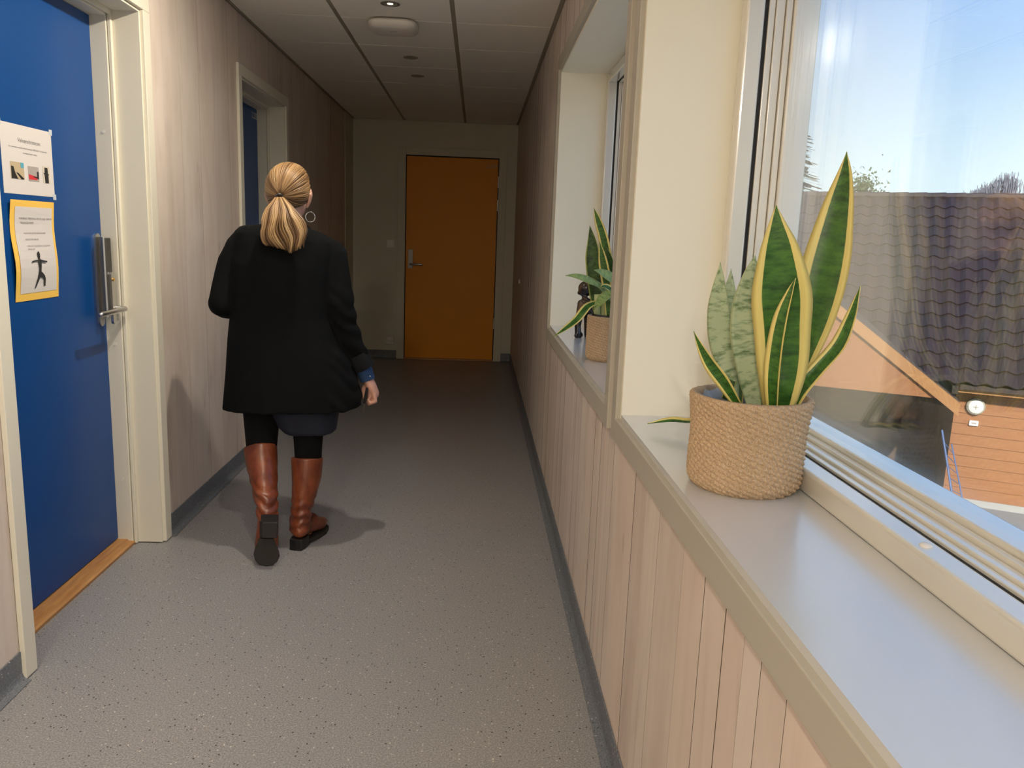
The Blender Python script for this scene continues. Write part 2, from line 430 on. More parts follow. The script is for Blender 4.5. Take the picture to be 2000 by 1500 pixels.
# ---- doors in the left wall
def side_door(n, y0, y1, label):
    d = empty('door_%d' % n, (XL, (y0+y1)/2, 0), label, kind='structure')
    t = .016; XD = -1.435
    for (a, b, z0, z1) in ((y0-t, y0, 0.004, DTOP+t), (y1, y1+t, .004, DTOP+t), (y0, y1, DTOP, DTOP+t)):
        MB().box(XD-.03, XL+.001, a, b, z0, z1).build('reveal_board', M['paint'], d)
    e = .010
    for (a, b, z0, z1) in ((y0-CW, y0-e, .004, DTOP+e), (y1+e, y1+CW, .004, DTOP+e), (y0-CW, y1+CW, DTOP+e, DTOP+CW)):
        MB().box(XL, XL+CT, a, b, z0, z1).build('casing', M['paint'], d, bevel=.002)
    i = .024
    for x0, x1, ii in ((XD-.03, XD+.058, i), (XD+.06, XD+.072, i-.007)):
        for (a, b, z0, z1) in ((y0, y0+ii, .004, DTOP), (y1-ii, y1, .004, DTOP), (y0+ii, y1-ii, DTOP-ii, DTOP)):
            MB().box(x0, x1, a, b, z0, z1).build('frame_bar', M['paint'], d, bevel=.002)
    lf = MB().box(XD-.04, XD, y0+i+.002, y1-i-.002, .030, DTOP-i-.003).build('leaf', M['blue'], d)
    MB().extrude([(XD-.05, y0+.001, 0), (XD+.062, y0+.001, 0), (XD+.064, y0+.001, .012), (XD+.055, y0+.001, .0165), (XD+.040, y0+.001, .018), (XD+.036, y0+.001, .024), (XD-.05, y0+.001, .026)], (0, y1-y0-.002, 0)).build('threshold', M['oak'], d)
    return d, lf
d1, leaf1 = side_door(1, *DOORS[0], 'nearest blue door with two notices and a long black lock plate')
d2, leaf2 = side_door(2, *DOORS[1], 'farther blue door beyond the woman, numbered in its upper corner')
# lever lock on the near door
XD = -1.435
def stadium(y, z0, z1, hw, x, n=10):
    pts = []
    for k in range(n+1):
        a = math.pi*k/n; pts.append((x, y+hw*math.cos(a), z1-hw+hw*math.sin(a)))
    for k in range(n+1):
        a = math.pi+math.pi*k/n; pts.append((x, y+hw*math.cos(a), z0+hw+hw*math.sin(a)))
    return pts
def lock(parent, yh):
    pl = MB().extrude(stadium(yh, .905, 1.256, .021, XD), (.008, 0, 0)).build('back_plate', M['steel'], parent)
    MB().extrude([(XD+.006, yh+.004, .945), (XD+.046, yh-.048, .945), (XD+.051, yh-.044, .945), (XD+.010, yh+.010, .945)], (0, 0, .298)).build('lock_side_plate', M['satin'], parent, bevel=.001)
    MB().extrude([(XD+.010, yh+.010, .952), (XD+.049, yh-.043, .952), (XD+.049, yh+.012, .952), (XD+.006, yh+.026, .952)], (0, 0, .288)).build('lock_body', M['black'], parent, bevel=.003)
    cy = MB().extrude(stadium(yh-.004, .915, 1.115, .013, XD+.047), (.010, 0, 0)).build('cylinder_plate', M['steel'], parent)
    MB().lathe([(.0001, .006), (.006, .006), (.0065, 0)], (XD+.056, yh-.004, 1.085), 16, 'X').build('keyhole_cover', M['brass'], cy, smooth=True)
    pts = [(XD+.05, yh+.006, .975), (XD+.083, yh+.006, .975), (XD+.092, yh+.004, .975), (XD+.096, yh-.005, .9745), (XD+.097, yh-.03, .974), (XD+.097, yh-.17, .972), (XD+.095, yh-.20, .972)]
    MB().tube(pts, .0095, 14, round_ends=True).build('lever', M['steel'], parent, smooth=True)
lock(d1, 3.106)
for z in (1.63, 1.19, .83, .28):
    MB().tube([(XD+.03, 3.1505, z), (XD+.03, 3.149, z)], .006, 10).build('screw_cap', M['plastic'], d1)
# small plate on the far side door too
pl2 = MB().extrude(stadium(5.343, .905, 1.256, .021, XD), (.010, 0, 0)).build('back_plate', M['steel'], d2)
MB().tube([(XD+.01, 5.343, .975), (XD+.06, 5.343, .975), (XD+.06, 5.22, .972)], .0095, 12).build('lever', M['steel'], d2, smooth=True)
def wall_text(txt, size, pos, mat_, parent, align='CENTER', bold=0., normal='+X', name='lettering', thick=.0004):
    me = text_mesh(txt, size, align, bold)
    if normal == '+X': mx = Matrix(((0, 0, 1), (1, 0, 0), (0, 1, 0)))   # text x -> +Y? seen from +X side
    else: mx = Matrix(((1, 0, 0), (0, 0, -1), (0, 1, 0)))
    org = Vector(parent['_org'])
    for v in me.vertices: v.co = mx @ v.co + Vector(pos) - org
    o = link(name, me, mat_, parent); return o
num = mat('white_vinyl_number', (.62, .62, .60), .5)
wall_text('2.205', .055, (XD+.001, 5.325, 1.972), num, d2, bold=.0008, name='room_number')

# ---- end door
de = empty('door_3', (-.27, YE, 0), 'orange door closing the dark end of the corridor', kind='structure')
ex0, ex1 = -.729, .188
lo = MB().box(ex0+.002, ex1-.002, YE-.012, YE-.001, .02, 2.05).build('leaf', M['orange'], de)
for (a, b, z0, z1) in ((ex0-.085, ex0-.008, 0.003, 2.135), (ex1+.008, ex1+.085, .003, 2.135), (ex0-.008, ex1+.008, 2.062, 2.135)):
    MB().box(a, b, YE-.016, YE-.001, z0, z1).build('casing', M['wallpaint'], de, bevel=.002)
for (a, b, z0, z1) in ((ex0-.008, ex0+.001, .003, 2.062), (ex1-.001, ex1+.008, .003, 2.062), (ex0, ex1, 2.051, 2.062)):
    MB().box(a, b, YE-.013, YE-.001, z0, z1).build('frame_bar', M['gap'], de)
MB().box(ex0-.008, ex1+.008, YE-.03, YE-.001, .001, .018).build('threshold', M['oak'], de, bevel=.004)
hp = MB().box(-.705, -.655, YE-.018, YE-.011, .94, 1.13).build('handle_plate', M['satin'], de, bevel=.003)
MB().tube([(-.678, YE-.018, .985), (-.678, YE-.06, .985), (-.668, YE-.066, .985), (-.56, YE-.066, .983)], .010, 12, round_ends=True).build('lever', M['steel'], de, smooth=True)
for z in (1.83, 1.60, .40): MB().tube([(ex1+.004, YE-.018, z-.055), (ex1+.004, YE-.018, z+.055)], .008, 10).build('hinge', M['steel'], de, smooth=True)
dim = mat('pale_vinyl_number', (.55, .42, .26), .5)
wall_text('2.210', .048, (.122, YE-.0125, 1.965), dim, de, normal='-Y', bold=.0005, name='room_number')
# switch and socket beside the end door, buttons on the right wall
sw = empty('light_switch', (-.883, YE, 1.18), 'small white light switch beside the orange door', 'switch')
MB().box(-.923, -.843, YE-.010, YE, 1.14, 1.22).build('plate', M['plastic'], sw, bevel=.004)
MB().box(-.908, -.858, YE-.016, YE-.009, 1.155, 1.205).build('rocker', M['plastic'], sw, bevel=.004)
so = empty('wall_socket', (-.88, YE, .19), 'white double wall socket low beside the orange door', 'socket')
MB().box(-.925, -.835, YE-.012, YE, .145, .235).build('plate', M['plastic'], so, bevel=.004)
for z in (.168, .212): MB().box(-.918, -.842, YE-.018, YE-.011, z-.018, z+.018).build('outlet', M['plastic'], so, bevel=.006)
bt = MB().lathe([(.0001, -.014), (.016, -.013), (.02, -.008), (.02, 0)], (XR, 6.9, .92), 20, 'X').build('wall_stop', M['plastic'], smooth=True); tag(bt, 'small white round knob on the right wall near the end', 'wall stop')

# ---- ceiling devices
def downlight(y, lit, label, watts=0, spread=150, tilt=0):
    o = empty('downlight', (-.456, y, ZC), label, 'ceiling light', 'row of small ceiling downlights')
    MB().lathe([(.046, 0), (.047, -.003), (.040, -.005), (.036, -.002), (.036, .0)], (-.456, y, ZC), 32).build('trim_ring', M['steel'] if lit else M['grid'], o, smooth=True)
    lm = bpy.data.materials.get('lamp_lit') if lit else bpy.data.materials.get('lamp_off')
    if not lm:
        lm = mat('lamp_lit' if lit else 'lamp_off', (.25, .22, .18), .4)
        if lit:
            lm.node_tree.nodes['Principled BSDF'].inputs['Emission Color'].default_value = (1, .82, .55, 1)
            lm.node_tree.nodes['Principled BSDF'].inputs['Emission Strength'].default_value = 4
    MB().lathe([(.0001, -.0015), (.014, -.0015), (.014, .002)], (-.456, y, ZC-.0005), 20).build('bulb', lm, o, smooth=True)
    MB().lathe([(.0145, -.0008), (.037, -.0012), (.037, .002)], (-.456, y, ZC), 32).build('reflector', M['grid'], o, smooth=True)
    if lit:
        L = bpy.data.lights.new('downlight_lamp', 'AREA'); L.shape = 'DISK'; L.size = .07; L.energy = watts; L.color = (1, .89, .74); L.spread = R(spread)
        lo_ = bpy.data.objects.new('downlight_lamp', L); COL.objects.link(lo_); lo_.parent = o; lo_.location = (0, 0, -.008); lo_.rotation_euler = (0, R(tilt), 0)
downlight(4.149, True, 'lit downlight nearest the white ceiling box', 0.8, 140)
downlight(5.337, False, 'unlit downlight, the nearer of two beyond the white ceiling box')
downlight(5.932, False, 'unlit downlight, the farther of two beyond the white ceiling box')
for y, w_, sp_, ti_ in FILL_LAMPS:
    downlight(y, True, 'added fill downlight overhead, out of view', w_, sp_, ti_)
ap = empty('ceiling_device', (-.475, 4.50, ZC), 'white rounded ceiling box mounted on the tiles', 'ceiling device')
def sq_ring(c, hx, hy, z, n=40, ex=4):
    r = []
    for k in range(n):
        a = 2*math.pi*k/n; ca, sa = math.cos(a), math.sin(a)
        r.append((c[0]+hx*math.copysign(abs(ca)**(2/ex), ca), c[1]+hy*math.copysign(abs(sa)**(2/ex), sa), z))
    return r
cc = (-.475, 4.50)
MB().rings([sq_ring(cc, .10, .10, ZC), sq_ring(cc, .10, .10, ZC-.012)]).build('base', M['grid'], ap, smooth=True)
MB().rings([sq_ring(cc, .122, .122, ZC-.010), sq_ring(cc, .128, .128, ZC-.018), sq_ring(cc, .126, .126, ZC-.030), sq_ring(cc, .115, .115, ZC-.043), sq_ring(cc, .08, .08, ZC-.05), sq_ring(cc, .02, .02, ZC-.052)]).build('cover', M['plastic'], ap, smooth=True)
MB().box(-.49, -.455, 4.47, 4.475, ZC-.0535, ZC-.050).build('indicator', M['grid'], ap)

# ---- notices on the near door
XP = XD+.0012
p1 = empty('notice', (XP, 2.68, 1.48), 'white landscape notice with three small photos taped on the blue door', 'notice')
MB().box(XP-.0008, XP, 2.533, 2.826, 1.375, 1.586).build('sheet', M['paper'], p1)
for (y, z) in ((2.826, 1.586), (2.826, 1.376), (2.533, 1.586)):
    MB().box(XP, XP+.0004, y-.012, y+.008, z-.010, z+.008).build('tape', mat('clear_tape', (.55, .60, .66), .25), p1)
XQ = XP+.0005
wall_text('Velvære/trimrom', .0185, (XQ, 2.690, 1.534), M['greyink'], p1, name='title_lettering')
wall_text('Kan reserveres av enkelte beboere mandag kl. 0800-2200. Ta kontakt med', .0072, (XQ, 2.682, 1.515), M['greyink'], p1, name='text_line')
wall_text('en ansatt på huset i resepsj.', .0072, (XQ, 2.690, 1.5005), M['greyink'], p1, name='text_line')
def flat(parent, polys, m, x, name):
    mb = MB()
    for poly in polys: mb.extrude([(x, y, z) for y, z in poly], (.0003, 0, 0))
    return mb.build(name, m, parent)
def rect(y0, y1, z0, z1): return [(y0, z0), (y1, z0), (y1, z1), (y0, z1)]
pa = flat(p1, [rect(2.575, 2.648, 1.421, 1.472)], M['ph_tan'], XQ, 'photo_print')
flat(pa, [[(2.577, 1.421), (2.612, 1.421), (2.598, 1.440), (2.590, 1.458), (2.578, 1.459)], [(2.604, 1.440), (2.614, 1.440), (2.645, 1.424), (2.645, 1.421), (2.630, 1.421)]], M['ph_black'], XQ+.0004, 'photo_shape')
flat(pa, [rect(2.630, 2.648, 1.456, 1.472)], M['ph_teal'], XQ+.0004, 'photo_shape')
pb = flat(p1, [rect(2.672, 2.734, 1.419, 1.465)], M['ph_grey'], XQ, 'photo_print')
flat(pb, [[(2.674, 1.424), (2.722, 1.424), (2.724, 1.434), (2.674, 1.440)]], M['ph_red'], XQ+.0004, 'photo_shape')
flat(pb, [[(2.696, 1.435), (2.722, 1.434), (2.722, 1.450), (2.732, 1.452), (2.732, 1.428), (2.724, 1.428), (2.70, 1.433)]], M['ph_black'], XQ+.0005, 'photo_shape')
pc = flat(p1, [rect(2.758, 2.802, 1.418, 1.472)], M['ph_pale'], XQ, 'photo_print')
flat(pc, [[(2.770, 1.418), (2.792, 1.418), (2.792, 1.444), (2.797, 1.447), (2.790, 1.449), (2.788, 1.468), (2.770, 1.468), (2.769, 1.450), (2.761, 1.451), (2.768, 1.444)]], M['ph_black'], XQ+.0004, 'photo_shape')
p2 = empty('notice', (XP, 2.68, 1.2), 'portrait notice on yellow card with a black yoga figure, below the landscape one', 'notice')
def curl_sheet(y0, y1, z0, z1, x, amp, n=10, th=.0006):
    rs = []
    for k in range(n+1):
        t = k/n; z = z0+(z1-z0)*t; bow = amp*math.sin((z-1.042)/.315*math.pi*1.3+.2)**2
        rs.append([(x+bow, y0, z), (x+bow*.6, y1, z), (x+bow*.6+th, y1, z), (x+bow+th, y0, z)])
    return MB().rings(rs)
curl_sheet(2.547, 2.806, 1.042, 1.357, XP, .010).build('card', M['yellowpaper'], p2)
curl_sheet(2.571, 2.790, 1.066, 1.337, XP+.0014, .010).build('sheet', M['paper'], p2)
XQ = XP+.0075
def xq(z):
    return XP+.0024+.010*math.sin((z-1.042)/.315*math.pi*1.3+.2)**2
for txt, sz, y, z in (('KUN BRUKT PERSONAL, IKKE TIL ALLE.  DØR MÅ', .0088, 2.594, 1.298), ('TRENINGSROMMET:', .0088, 2.600, 1.284),
                      ('- ALLE SKO SKAL SETTES UTENFOR ROMMET', .0066, 2.613, 1.253), ('- RYDD ETTER TRENING', .0074, 2.617, 1.233), ('- VI BER OM AT ALLE SKRUR AV LYS OG MUSIKK', .0066, 2.619, 1.213), ('   NÅR DU GÅR', .0066, 2.619, 1.203)):
    wall_text(txt, sz, (xq(z)+.0006, y, z), M['greyink'], p2, 'LEFT', name='text_line')
def yoga(u, v): return (2.679+u*.00106, 1.135+v*.00108)
fig = [[(-8, 30), (-3, 35), (4, 36), (9, 32), (10, 22), (7, 8), (6, -2), (16, -8), (26, -16), (31, -26), (31, -44), (36, -46), (25, -47), (24, -46), (22, -26), (16, -22), (0, -18), (-8, -30), (-22, -50), (-30, -52), (-27, -48), (-14, -22), (-6, -4), (-4, 8), (-6, 22)],
       [(-8, 33), (-8, 29), (-28, 28), (-40, 26), (-43, 29), (-30, 32)], [(9, 33), (9, 27), (28, 25), (42, 24), (43, 28), (28, 30)],
       [(-6, 40), (-6, 52), (-1, 58), (4, 57), (7, 50), (6, 42), (3, 36), (-2, 36)]]
mb = MB()
for poly in fig:
    P = [yoga(*q) for q in poly]
    mb.extrude([(xq(z)+.0010, y, z) for y, z in P], (.0004, 0, 0))
mb.build('yoga_figure', M['ink'], p2)

# ================================================================== OUTSIDE
GZ = -3.2
m = M['asphalt'] = mat('asphalt', (.30, .29, .28), .85); k = NB(m); v = k.coords(); k.color(k.ramp(k.noise(v, 60, 5, .7), [(.3, (.17, .165, .16)), (.7, (.27, .265, .25))]))
gd = MB().box(-60, 90, -60, 120, GZ-.3, GZ).build('ground', M['asphalt']); tag(gd, kind='structure', label='grey asphalt yard outside the window')
M['clad'] = mat('orange_cladding', (.80, .30, .085), .6); k = NB(M['clad']); v = k.coords((1, 1, 6), rnd=True); k.color(k.ramp(k.noise(v, 5, 4, .6), [(.3, (.26, .095, .028)), (.7, (.31, .125, .042))]))
M['fascia'] = mat('fascia_wood', (.36, .165, .055), .5)
M['roofdark'] = mat('roof_underlay', (.06, .04, .035), .9)
M['rooftile'] = mat('clay_roof_tile', (.13, .065, .05), .65); k = NB(M['rooftile']); oi = k.n('ObjectInfo'); v = k.coords((1, 1, 1), rnd=True)
k.color(k.mix(k.noise(v, 9, 4), k.ramp(oi.outputs['Random'], [(0, (.030, .014, .013)), (1, (.055, .026, .018))]), (.034, .020, .019)))
M['plinth'] = mat('concrete', (.36, .34, .31), .85)
M['shade'] = mat('boards_in_shade', (.10, .055, .03), .7)  # dark brown: shade of the porch recess put into the wall colour
HC = Vector((8.66, 13.64, 0)); HD = Vector((.890, -.456, 0)); HN = Vector((.456, .890, 0))   # corner, along the facade, away from us
def hp_(u, n, z): return HC+HD*u+HN*n+Vector((0, 0, z))
house = empty('house', (HC.x, HC.y, GZ), 'orange clad house with a dark tiled roof across the yard', 'building')
def hbox(mb, u0, u1, n0, n1, z0, z1):
    vs = [hp_(u, n, z) for z in (z0, z1) for (u, n) in ((u0, n0), (u1, n0), (u1, n1), (u0, n1))]
    return mb.add(vs, [(0, 3, 2, 1), (4, 5, 6, 7), (0, 1, 5, 4), (1, 2, 6, 5), (2, 3, 7, 6), (3, 0, 4, 7)])
U0, U1 = -11.0, 9.0
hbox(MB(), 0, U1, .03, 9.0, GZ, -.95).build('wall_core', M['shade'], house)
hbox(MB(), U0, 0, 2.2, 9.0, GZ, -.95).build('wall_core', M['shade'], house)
hbox(MB(), 0, U1, -.03, .03, GZ, GZ+.12).build('plinth', M['plinth'], house)
z = GZ+.12; bh = .196
while z < -1.02:
    z1 = min(z+bh, -1.0); me_ = MB()
    vs = [hp_(u, n, zz) for u in (0, U1) for (n, zz) in ((.028, z), (-.012, z+.002), (.002, z1-.004), (.028, z1-.004))]
    me_.add(vs, [(0, 1, 2, 3), (7, 6, 5, 4), (0, 4, 5, 1), (1, 5, 6, 2), (2, 6, 7, 3), (3, 7, 4, 0)])
    me_.build('cladding_board', M['clad'], house); z = z1
hbox(MB(), -.05, U1, -.34, -.30, -1.10, -.90).build('fascia_board', M['fascia'], house)
hbox(MB(), -.05, U1, -.30, .03, -1.02, -.99).build('soffit', M['clad'], house)
hbox(MB(), -.12, -.02, -.46, -.34, -1.12, -.98).build('gutter_end', M['gap'], house)
# porch gable in front on the left: barge board, gable boards, dark recess below
pit = R(36.5)
def bb(u): return -1.33-u*math.tan(pit)*-1 if False else -1.30+(-u)*math.tan(pit)
mb = MB(); vs = []
for u in (0.02, -3.4):
    for (n, dz) in ((-.58, -.17), (-.52, -.17), (-.52, .06), (-.58, .06)): vs.append(hp_(u, n, bb(u)+dz))
mb.add(vs, [(0, 1, 2, 3), (7, 6, 5, 4), (0, 4, 5, 1), (1, 5, 6, 2), (2, 6, 7, 3), (3, 7, 4, 0)]).build('barge_board', M['fascia'], house)
mb = MB(); vs = []
for u in (0.02, -3.4, -6.8):
    for (n, dz) in ((-.55, .0), (2.6, .0), (2.6, .07), (-.55, .07)): vs.append(hp_(u, n, (bb(u) if u > -3.5 else bb(-.0))+dz+.0))
mb.add(vs, [(0, 1, 2, 3), (8, 9, 10, 11)]+[(i*4+a, i*4+(a+1) % 4, i*4+4+(a+1) % 4, i*4+4+a) for i in (0, 1) for a in range(4)]).build('porch_roof', M['roofdark'], house)
mb = MB().extrude([hp_(-.15, -.51, -1.22), hp_(-3.4, -.51, bb(-3.4)-.05), hp_(-6.65, -.51, -1.22)], HN*.05).build('gable_panel', M['clad'], house)
hbox(MB(), -6.6, -6.4, -.30, -.1, GZ, -1.05).build('porch_post', M['shade'], house)
# main roof
EZ, RZ, RN = -.93, 2.48, 4.3
slope = math.atan2(RZ-EZ, RN+.40); SL = math.hypot(RZ-EZ, RN+.40)
rf = MB(); vs = [hp_(u, n, z_) for u in (0, U1) for (n, z_) in ((-.42, EZ-.02), (RN, RZ-.02), (RN, RZ-.10), (-.42, EZ-.10))]
roof = rf.add(vs, [(0, 1, 2, 3), (7, 6, 5, 4), (0, 4, 5, 1), (1, 5, 6, 2), (2, 6, 7, 3), (3, 7, 4, 0)]).build('roof', M['roofdark'], house)
mb = MB(); vs = [hp_(u, n, z_) for u in (U0-.2, 0) for (n, z_) in ((.0, EZ-.02+.42*math.tan(slope)), (RN, RZ-.02), (RN, RZ-.10), (.0, EZ-.10+.42*math.tan(slope)))]
mb.add(vs, [(0, 1, 2, 3), (7, 6, 5, 4), (0, 4, 5, 1), (1, 5, 6, 2), (2, 6, 7, 3), (3, 7, 4, 0)]).build('roof_deck', M['roofdark'], roof)
hbox(MB(), U0, U1, RN, 9.2, -1.0, -.6).build('back_roof_edge', M['roofdark'], house)
TW, TL = .30, .36
rows = int(SL/TL)
def tile_mesh():
    mb = MB(); prof = []
    n = 6
    for i in range(n+1):
        x = i/n; prof.append((x*TW*1.02, .034*math.sin(x*2*math.pi)))
    top = []; 
    rs = []
    for t, lift in ((0, .03), (1, .0)):
        rs.append([(x, t*(TL+.05), h+lift+.03) for x, h in prof]+[(x, t*(TL+.05), h+lift+.012) for x, h in reversed(prof)])
    return mb.rings(rs).mesh('roof_tile')
tme = tile_mesh(); cols = []
ax = HD; ay = (HN*math.cos(slope)+Vector((0, 0, math.sin(slope)))); az = ax.cross(ay)
if az.z < 0: az = -az
def tile_mx(i, j):
    p = hp_(0, -.45, EZ-.02)+ax*(i*TW)+ay*(j*TL)
    return Matrix(((ax.x, ay.x, az.x, p.x), (ax.y, ay.y, az.y, p.y), (ax.z, ay.z, az.z, p.z), (0, 0, 0, 1)))
cand = []
for i in range(int(U0/TW), int(U1/TW)):
    for j in range(rows):
        uc = (i+.5)*TW; zt_ = EZ+(j+.6)*TL*math.sin(slope)
        if -6.8 < uc < .05 and zt_ < (bb(uc) if uc > -3.4 else bb(-6.8-uc)): continue
        mx = tile_mx(i, j); c = mx @ Vector((TW/2, TL/2, 0)); d = c-CAMP
        zz = d.dot(_f); px = 1000+FPX*d.dot(_r)/zz; py = 750-FPX*d.dot(_u)/zz
        vis = 1570 < px < 2040 and 340 < py < 800
        cand.append((0 if vis else 1, zz, i, j))
cand.sort()
stuff = MB(); rorg = Vector(roof['_org'])
for q, (vis, zz, i, j) in enumerate(cand):
    mx = tile_mx(i, j)
    if q < 300:
        o = link('roof_tile', tme, M['rooftile'], roof); mm = mx.copy(); mm.translation -= rorg; o.matrix_local = mm; del o['_org']
    else: stuff.add([mx @ v_.co for v_ in tme.vertices], [tuple(p_.vertices) for p_ in tme.polygons])
so_ = stuff.build('roof_tiles_beyond', M['rooftile'], roof); so_['kind'] = 'stuff'
mb = MB(); u = U0
while u < U1:
    mb = MB().tube([hp_(u, RN, RZ+.02), hp_(u+.40, RN, RZ+.035)], .09, 8); mb.build('ridge_tile', M['rooftile'], roof); u += .38
# round bulkhead lamp and small plate on the cladding
la = empty('wall_lamp', hp_(.32, -.02, -1.37), 'round caged lamp on the orange cladding outside', 'lamp')
lc = hp_(.32, -.02, -1.37)
def disc(c, r0, prof, name, m_, par, n=28):
    rs = []
    for r_, dpt in prof:
        rs.append([c-HN*dpt+HD*(r_*math.cos(2*math.pi*k_/n))+Vector((0, 0, r_*math.sin(2*math.pi*k_/n))) for k_ in range(n)])
    return MB().rings(rs).build(name, m_, par, smooth=True)
disc(lc, 0, [(.15, 0), (.15, .04), (.135, .055), (.125, .055)], 'ring', M['grid'], la)
disc(lc, 0, [(.128, .045), (.115, .075), (.07, .095), (.005, .10)], 'dome', M['plastic'], la)
MB().tube([lc-HN*.06+HD*.14, lc-HN*.105, lc-HN*.06-HD*.14], .008, 8).build('cage_bar', M['grid'], la)
MB().tube([lc-HN*.06+Vector((0, 0, .14)), lc-HN*.105, lc-HN*.06-Vector((0, 0, .14))], .008, 8).build('cage_bar', M['grid'], la)
sg = empty('name_plate', hp_(.33, -.02, -1.68), 'small white plate below the round lamp outside', 'plate')
hbox(MB(), .26, .40, -.045, -.014, -1.72, -1.63).build('plate', M['plastic'], sg); hbox(MB(), .29, .37, -.048, -.044, -1.69, -1.66).build('window', M['ph_grey'], sg)
# blue ladder leaning on the corner
M['bluemetal'] = mat('blue_painted_metal', (.035, .09, .22), .5)
ld = empty('ladder', hp_(.15, -1.0, GZ), 'thin blue ladder leaning by the corner of the orange house', 'ladder')
a0, a1 = at(1872, 1047, 12.2), at(1846, 880, 12.9); b0, b1 = at(1897, 1062, 12.2), at(1866, 905, 12.9)
def ext(a, b): t = (GZ-a.z)/(b.z-a.z); return a+(b-a)*t
A0, B0 = ext(a0, a1), ext(b0, b1); A1 = a0+(a1-a0)*1.25; B1 = b0+(b1-b0)*1.25
MB().tube([A0, A1], .018, 8).build('stile', M['bluemetal'], ld); MB().tube([B0, B1], .012, 8).build('stile', M['bluemetal'], ld)
for k_ in range(1, 8):
    t = k_/8; MB().tube([A0.lerp(A1, t), B0.lerp(B1, t)], .006, 6).build('rung', M['bluemetal'], ld)
# trees beyond the ridge
M['needle'] = mat('conifer_green', (.035, .075, .035), .8); M['leafg'] = mat('tree_green', (.05, .10, .035), .8); M['twig'] = mat('bare_twig', (.20, .20, .24), .8); M['bark'] = mat('bark', (.09, .06, .04), .9)
def crown_leaves(mb, pts, n, s, rnd):
    for c, r_ in pts:
        for _ in range(n):
            p = Vector(c)+Vector([rnd.gauss(0, .5) for _ in range(3)])*r_
            a, b = Vector([rnd.uniform(-1, 1) for _ in range(3)]).normalized(), Vector([rnd.uniform(-1, 1) for _ in range(3)]).normalized()
            mb.add([p+a*s, p+b*s, p-a*s*.6], [(0, 1, 2)])
rnd = random.Random(11)
c0 = at(1556, 300, 27); tr = empty('conifer', (c0.x, c0.y, GZ), 'tall dark conifer at the window frame edge beyond the roof', 'tree')
MB().tube([(c0.x, c0.y, GZ), (c0.x, c0.y, c0.z+1.2)], [.22, .03], 8).build('trunk', M['bark'], tr)
mb = MB()
for i in range(900):
    t = rnd.random()**.7; zz = c0.z+1.4-t*7.5; rr = .12+t*2.4; a = rnd.uniform(0, 2*math.pi); dr = Vector((math.cos(a), math.sin(a), -.28))
    p0 = Vector((c0.x, c0.y, zz)); p1 = p0+dr*rr*rnd.uniform(.6, 1.05); sd = Vector((-math.sin(a), math.cos(a), 0))*.16*(.5+t)
    mb.add([p0+sd*.3, p0-sd*.3, p1-sd, p1+dr*.12, p1+sd], [(0, 1, 2, 3, 4)])
mb.build('foliage', M['needle'], tr)
c1 = at(1692, 372, 30); tr = empty('bushy_tree', (c1.x, c1.y, GZ), 'small rounded green treetop above the roof ridge', 'tree')
MB().tube([(c1.x, c1.y, GZ), (c1.x, c1.y, c1.z)], [.2, .08], 8).build('trunk', M['bark'], tr)
mb = MB(); crown_leaves(mb, [((c1.x+rnd.uniform(-.4, .3), c1.y, c1.z-.2+rnd.uniform(-.6, .45)), .55) for _ in range(9)], 110, .10, rnd); mb.build('foliage', M['leafg'], tr)
c2 = at(1950, 372, 34); tr = empty('bare_birch', (c2.x, c2.y, GZ), 'pale bare-branched treetop above the roof at the right', 'tree')
MB().tube([(c2.x, c2.y, GZ), (c2.x, c2.y, c2.z)], [.2, .1], 8).build('trunk', M['bark'], tr)
mb = MB()
for i in range(260):
    x_ = rnd.uniform(-1.1, .75); hgt = max(.1, .95-abs(x_-.25)*.75)*rnd.uniform(.4, 1)
    p = Vector((c2.x+x_, c2.y+rnd.uniform(-.5, .5), c2.z-.6)); q = p+Vector((rnd.uniform(-.15, .15), 0, .5+hgt)); mb.tube([p, p.lerp(q, .6)+Vector((.04, 0, 0)), q, q+Vector((rnd.uniform(-.12, .12), 0, -.18))], [.022, .016, .010, .006], 4)
mb.build('branches', M['twig'], tr)

# ================================================================== PLANTS ON THE SILLS
def leaf_mat(name, center_a, center_b, edge, margin, band):
    m = mat(name, center_a, .38); k = NB(m); tc = k.n('TexCoord'); sp = k.n('SeparateXYZ'); k.l(tc.outputs['UV'], sp.inputs[0])
    d = k.math('MULTIPLY', k.math('ABSOLUTE', k.math('SUBTRACT', sp.outputs[0], .5)), 2.0)
    cb = k.n('CombineXYZ'); k.l(k.math('MULTIPLY', sp.outputs[0], band[0]), cb.inputs[0]); k.l(k.math('MULTIPLY', sp.outputs[1], band[1]), cb.inputs[1])
    oi = k.n('ObjectInfo'); k.l(k.math('MULTIPLY', oi.outputs['Random'], 50.0), cb.inputs[2])
    nz = k.noise(cb.outputs[0], 1.0, 5, .65)
    c = k.ramp(nz, [(band[2], center_b), (band[3], center_a)])
    ln = k.n('CombineXYZ'); k.l(k.math('MULTIPLY', sp.outputs[0], 16.0), ln.inputs[0]); k.l(k.math('MULTIPLY', sp.outputs[1], 1.2), ln.inputs[1]); k.l(k.math('MULTIPLY', oi.outputs['Random'], 9.0), ln.inputs[2])
    wob = k.math('MULTIPLY', k.math('SUBTRACT', k.noise(ln.outputs[0], 1.0, 2), .5), .22)
    em = k.ramp(k.math('ADD', d, wob), [(margin-.012, (0, 0, 0)), (margin+.012, (1, 1, 1))])
    c = k.mix(em, c, edge); k.color(c)
    k.b.inputs['Subsurface Weight'].default_value = 0.0
    k.b.inputs['Transmission Weight'].default_value = 0.0
    return m
M['snake'] = leaf_mat('variegated_leaf', (.085, .235, .032), (.022, .090, .014), (.88, .75, .26), .62, (2.0, 30.0, .36, .64))
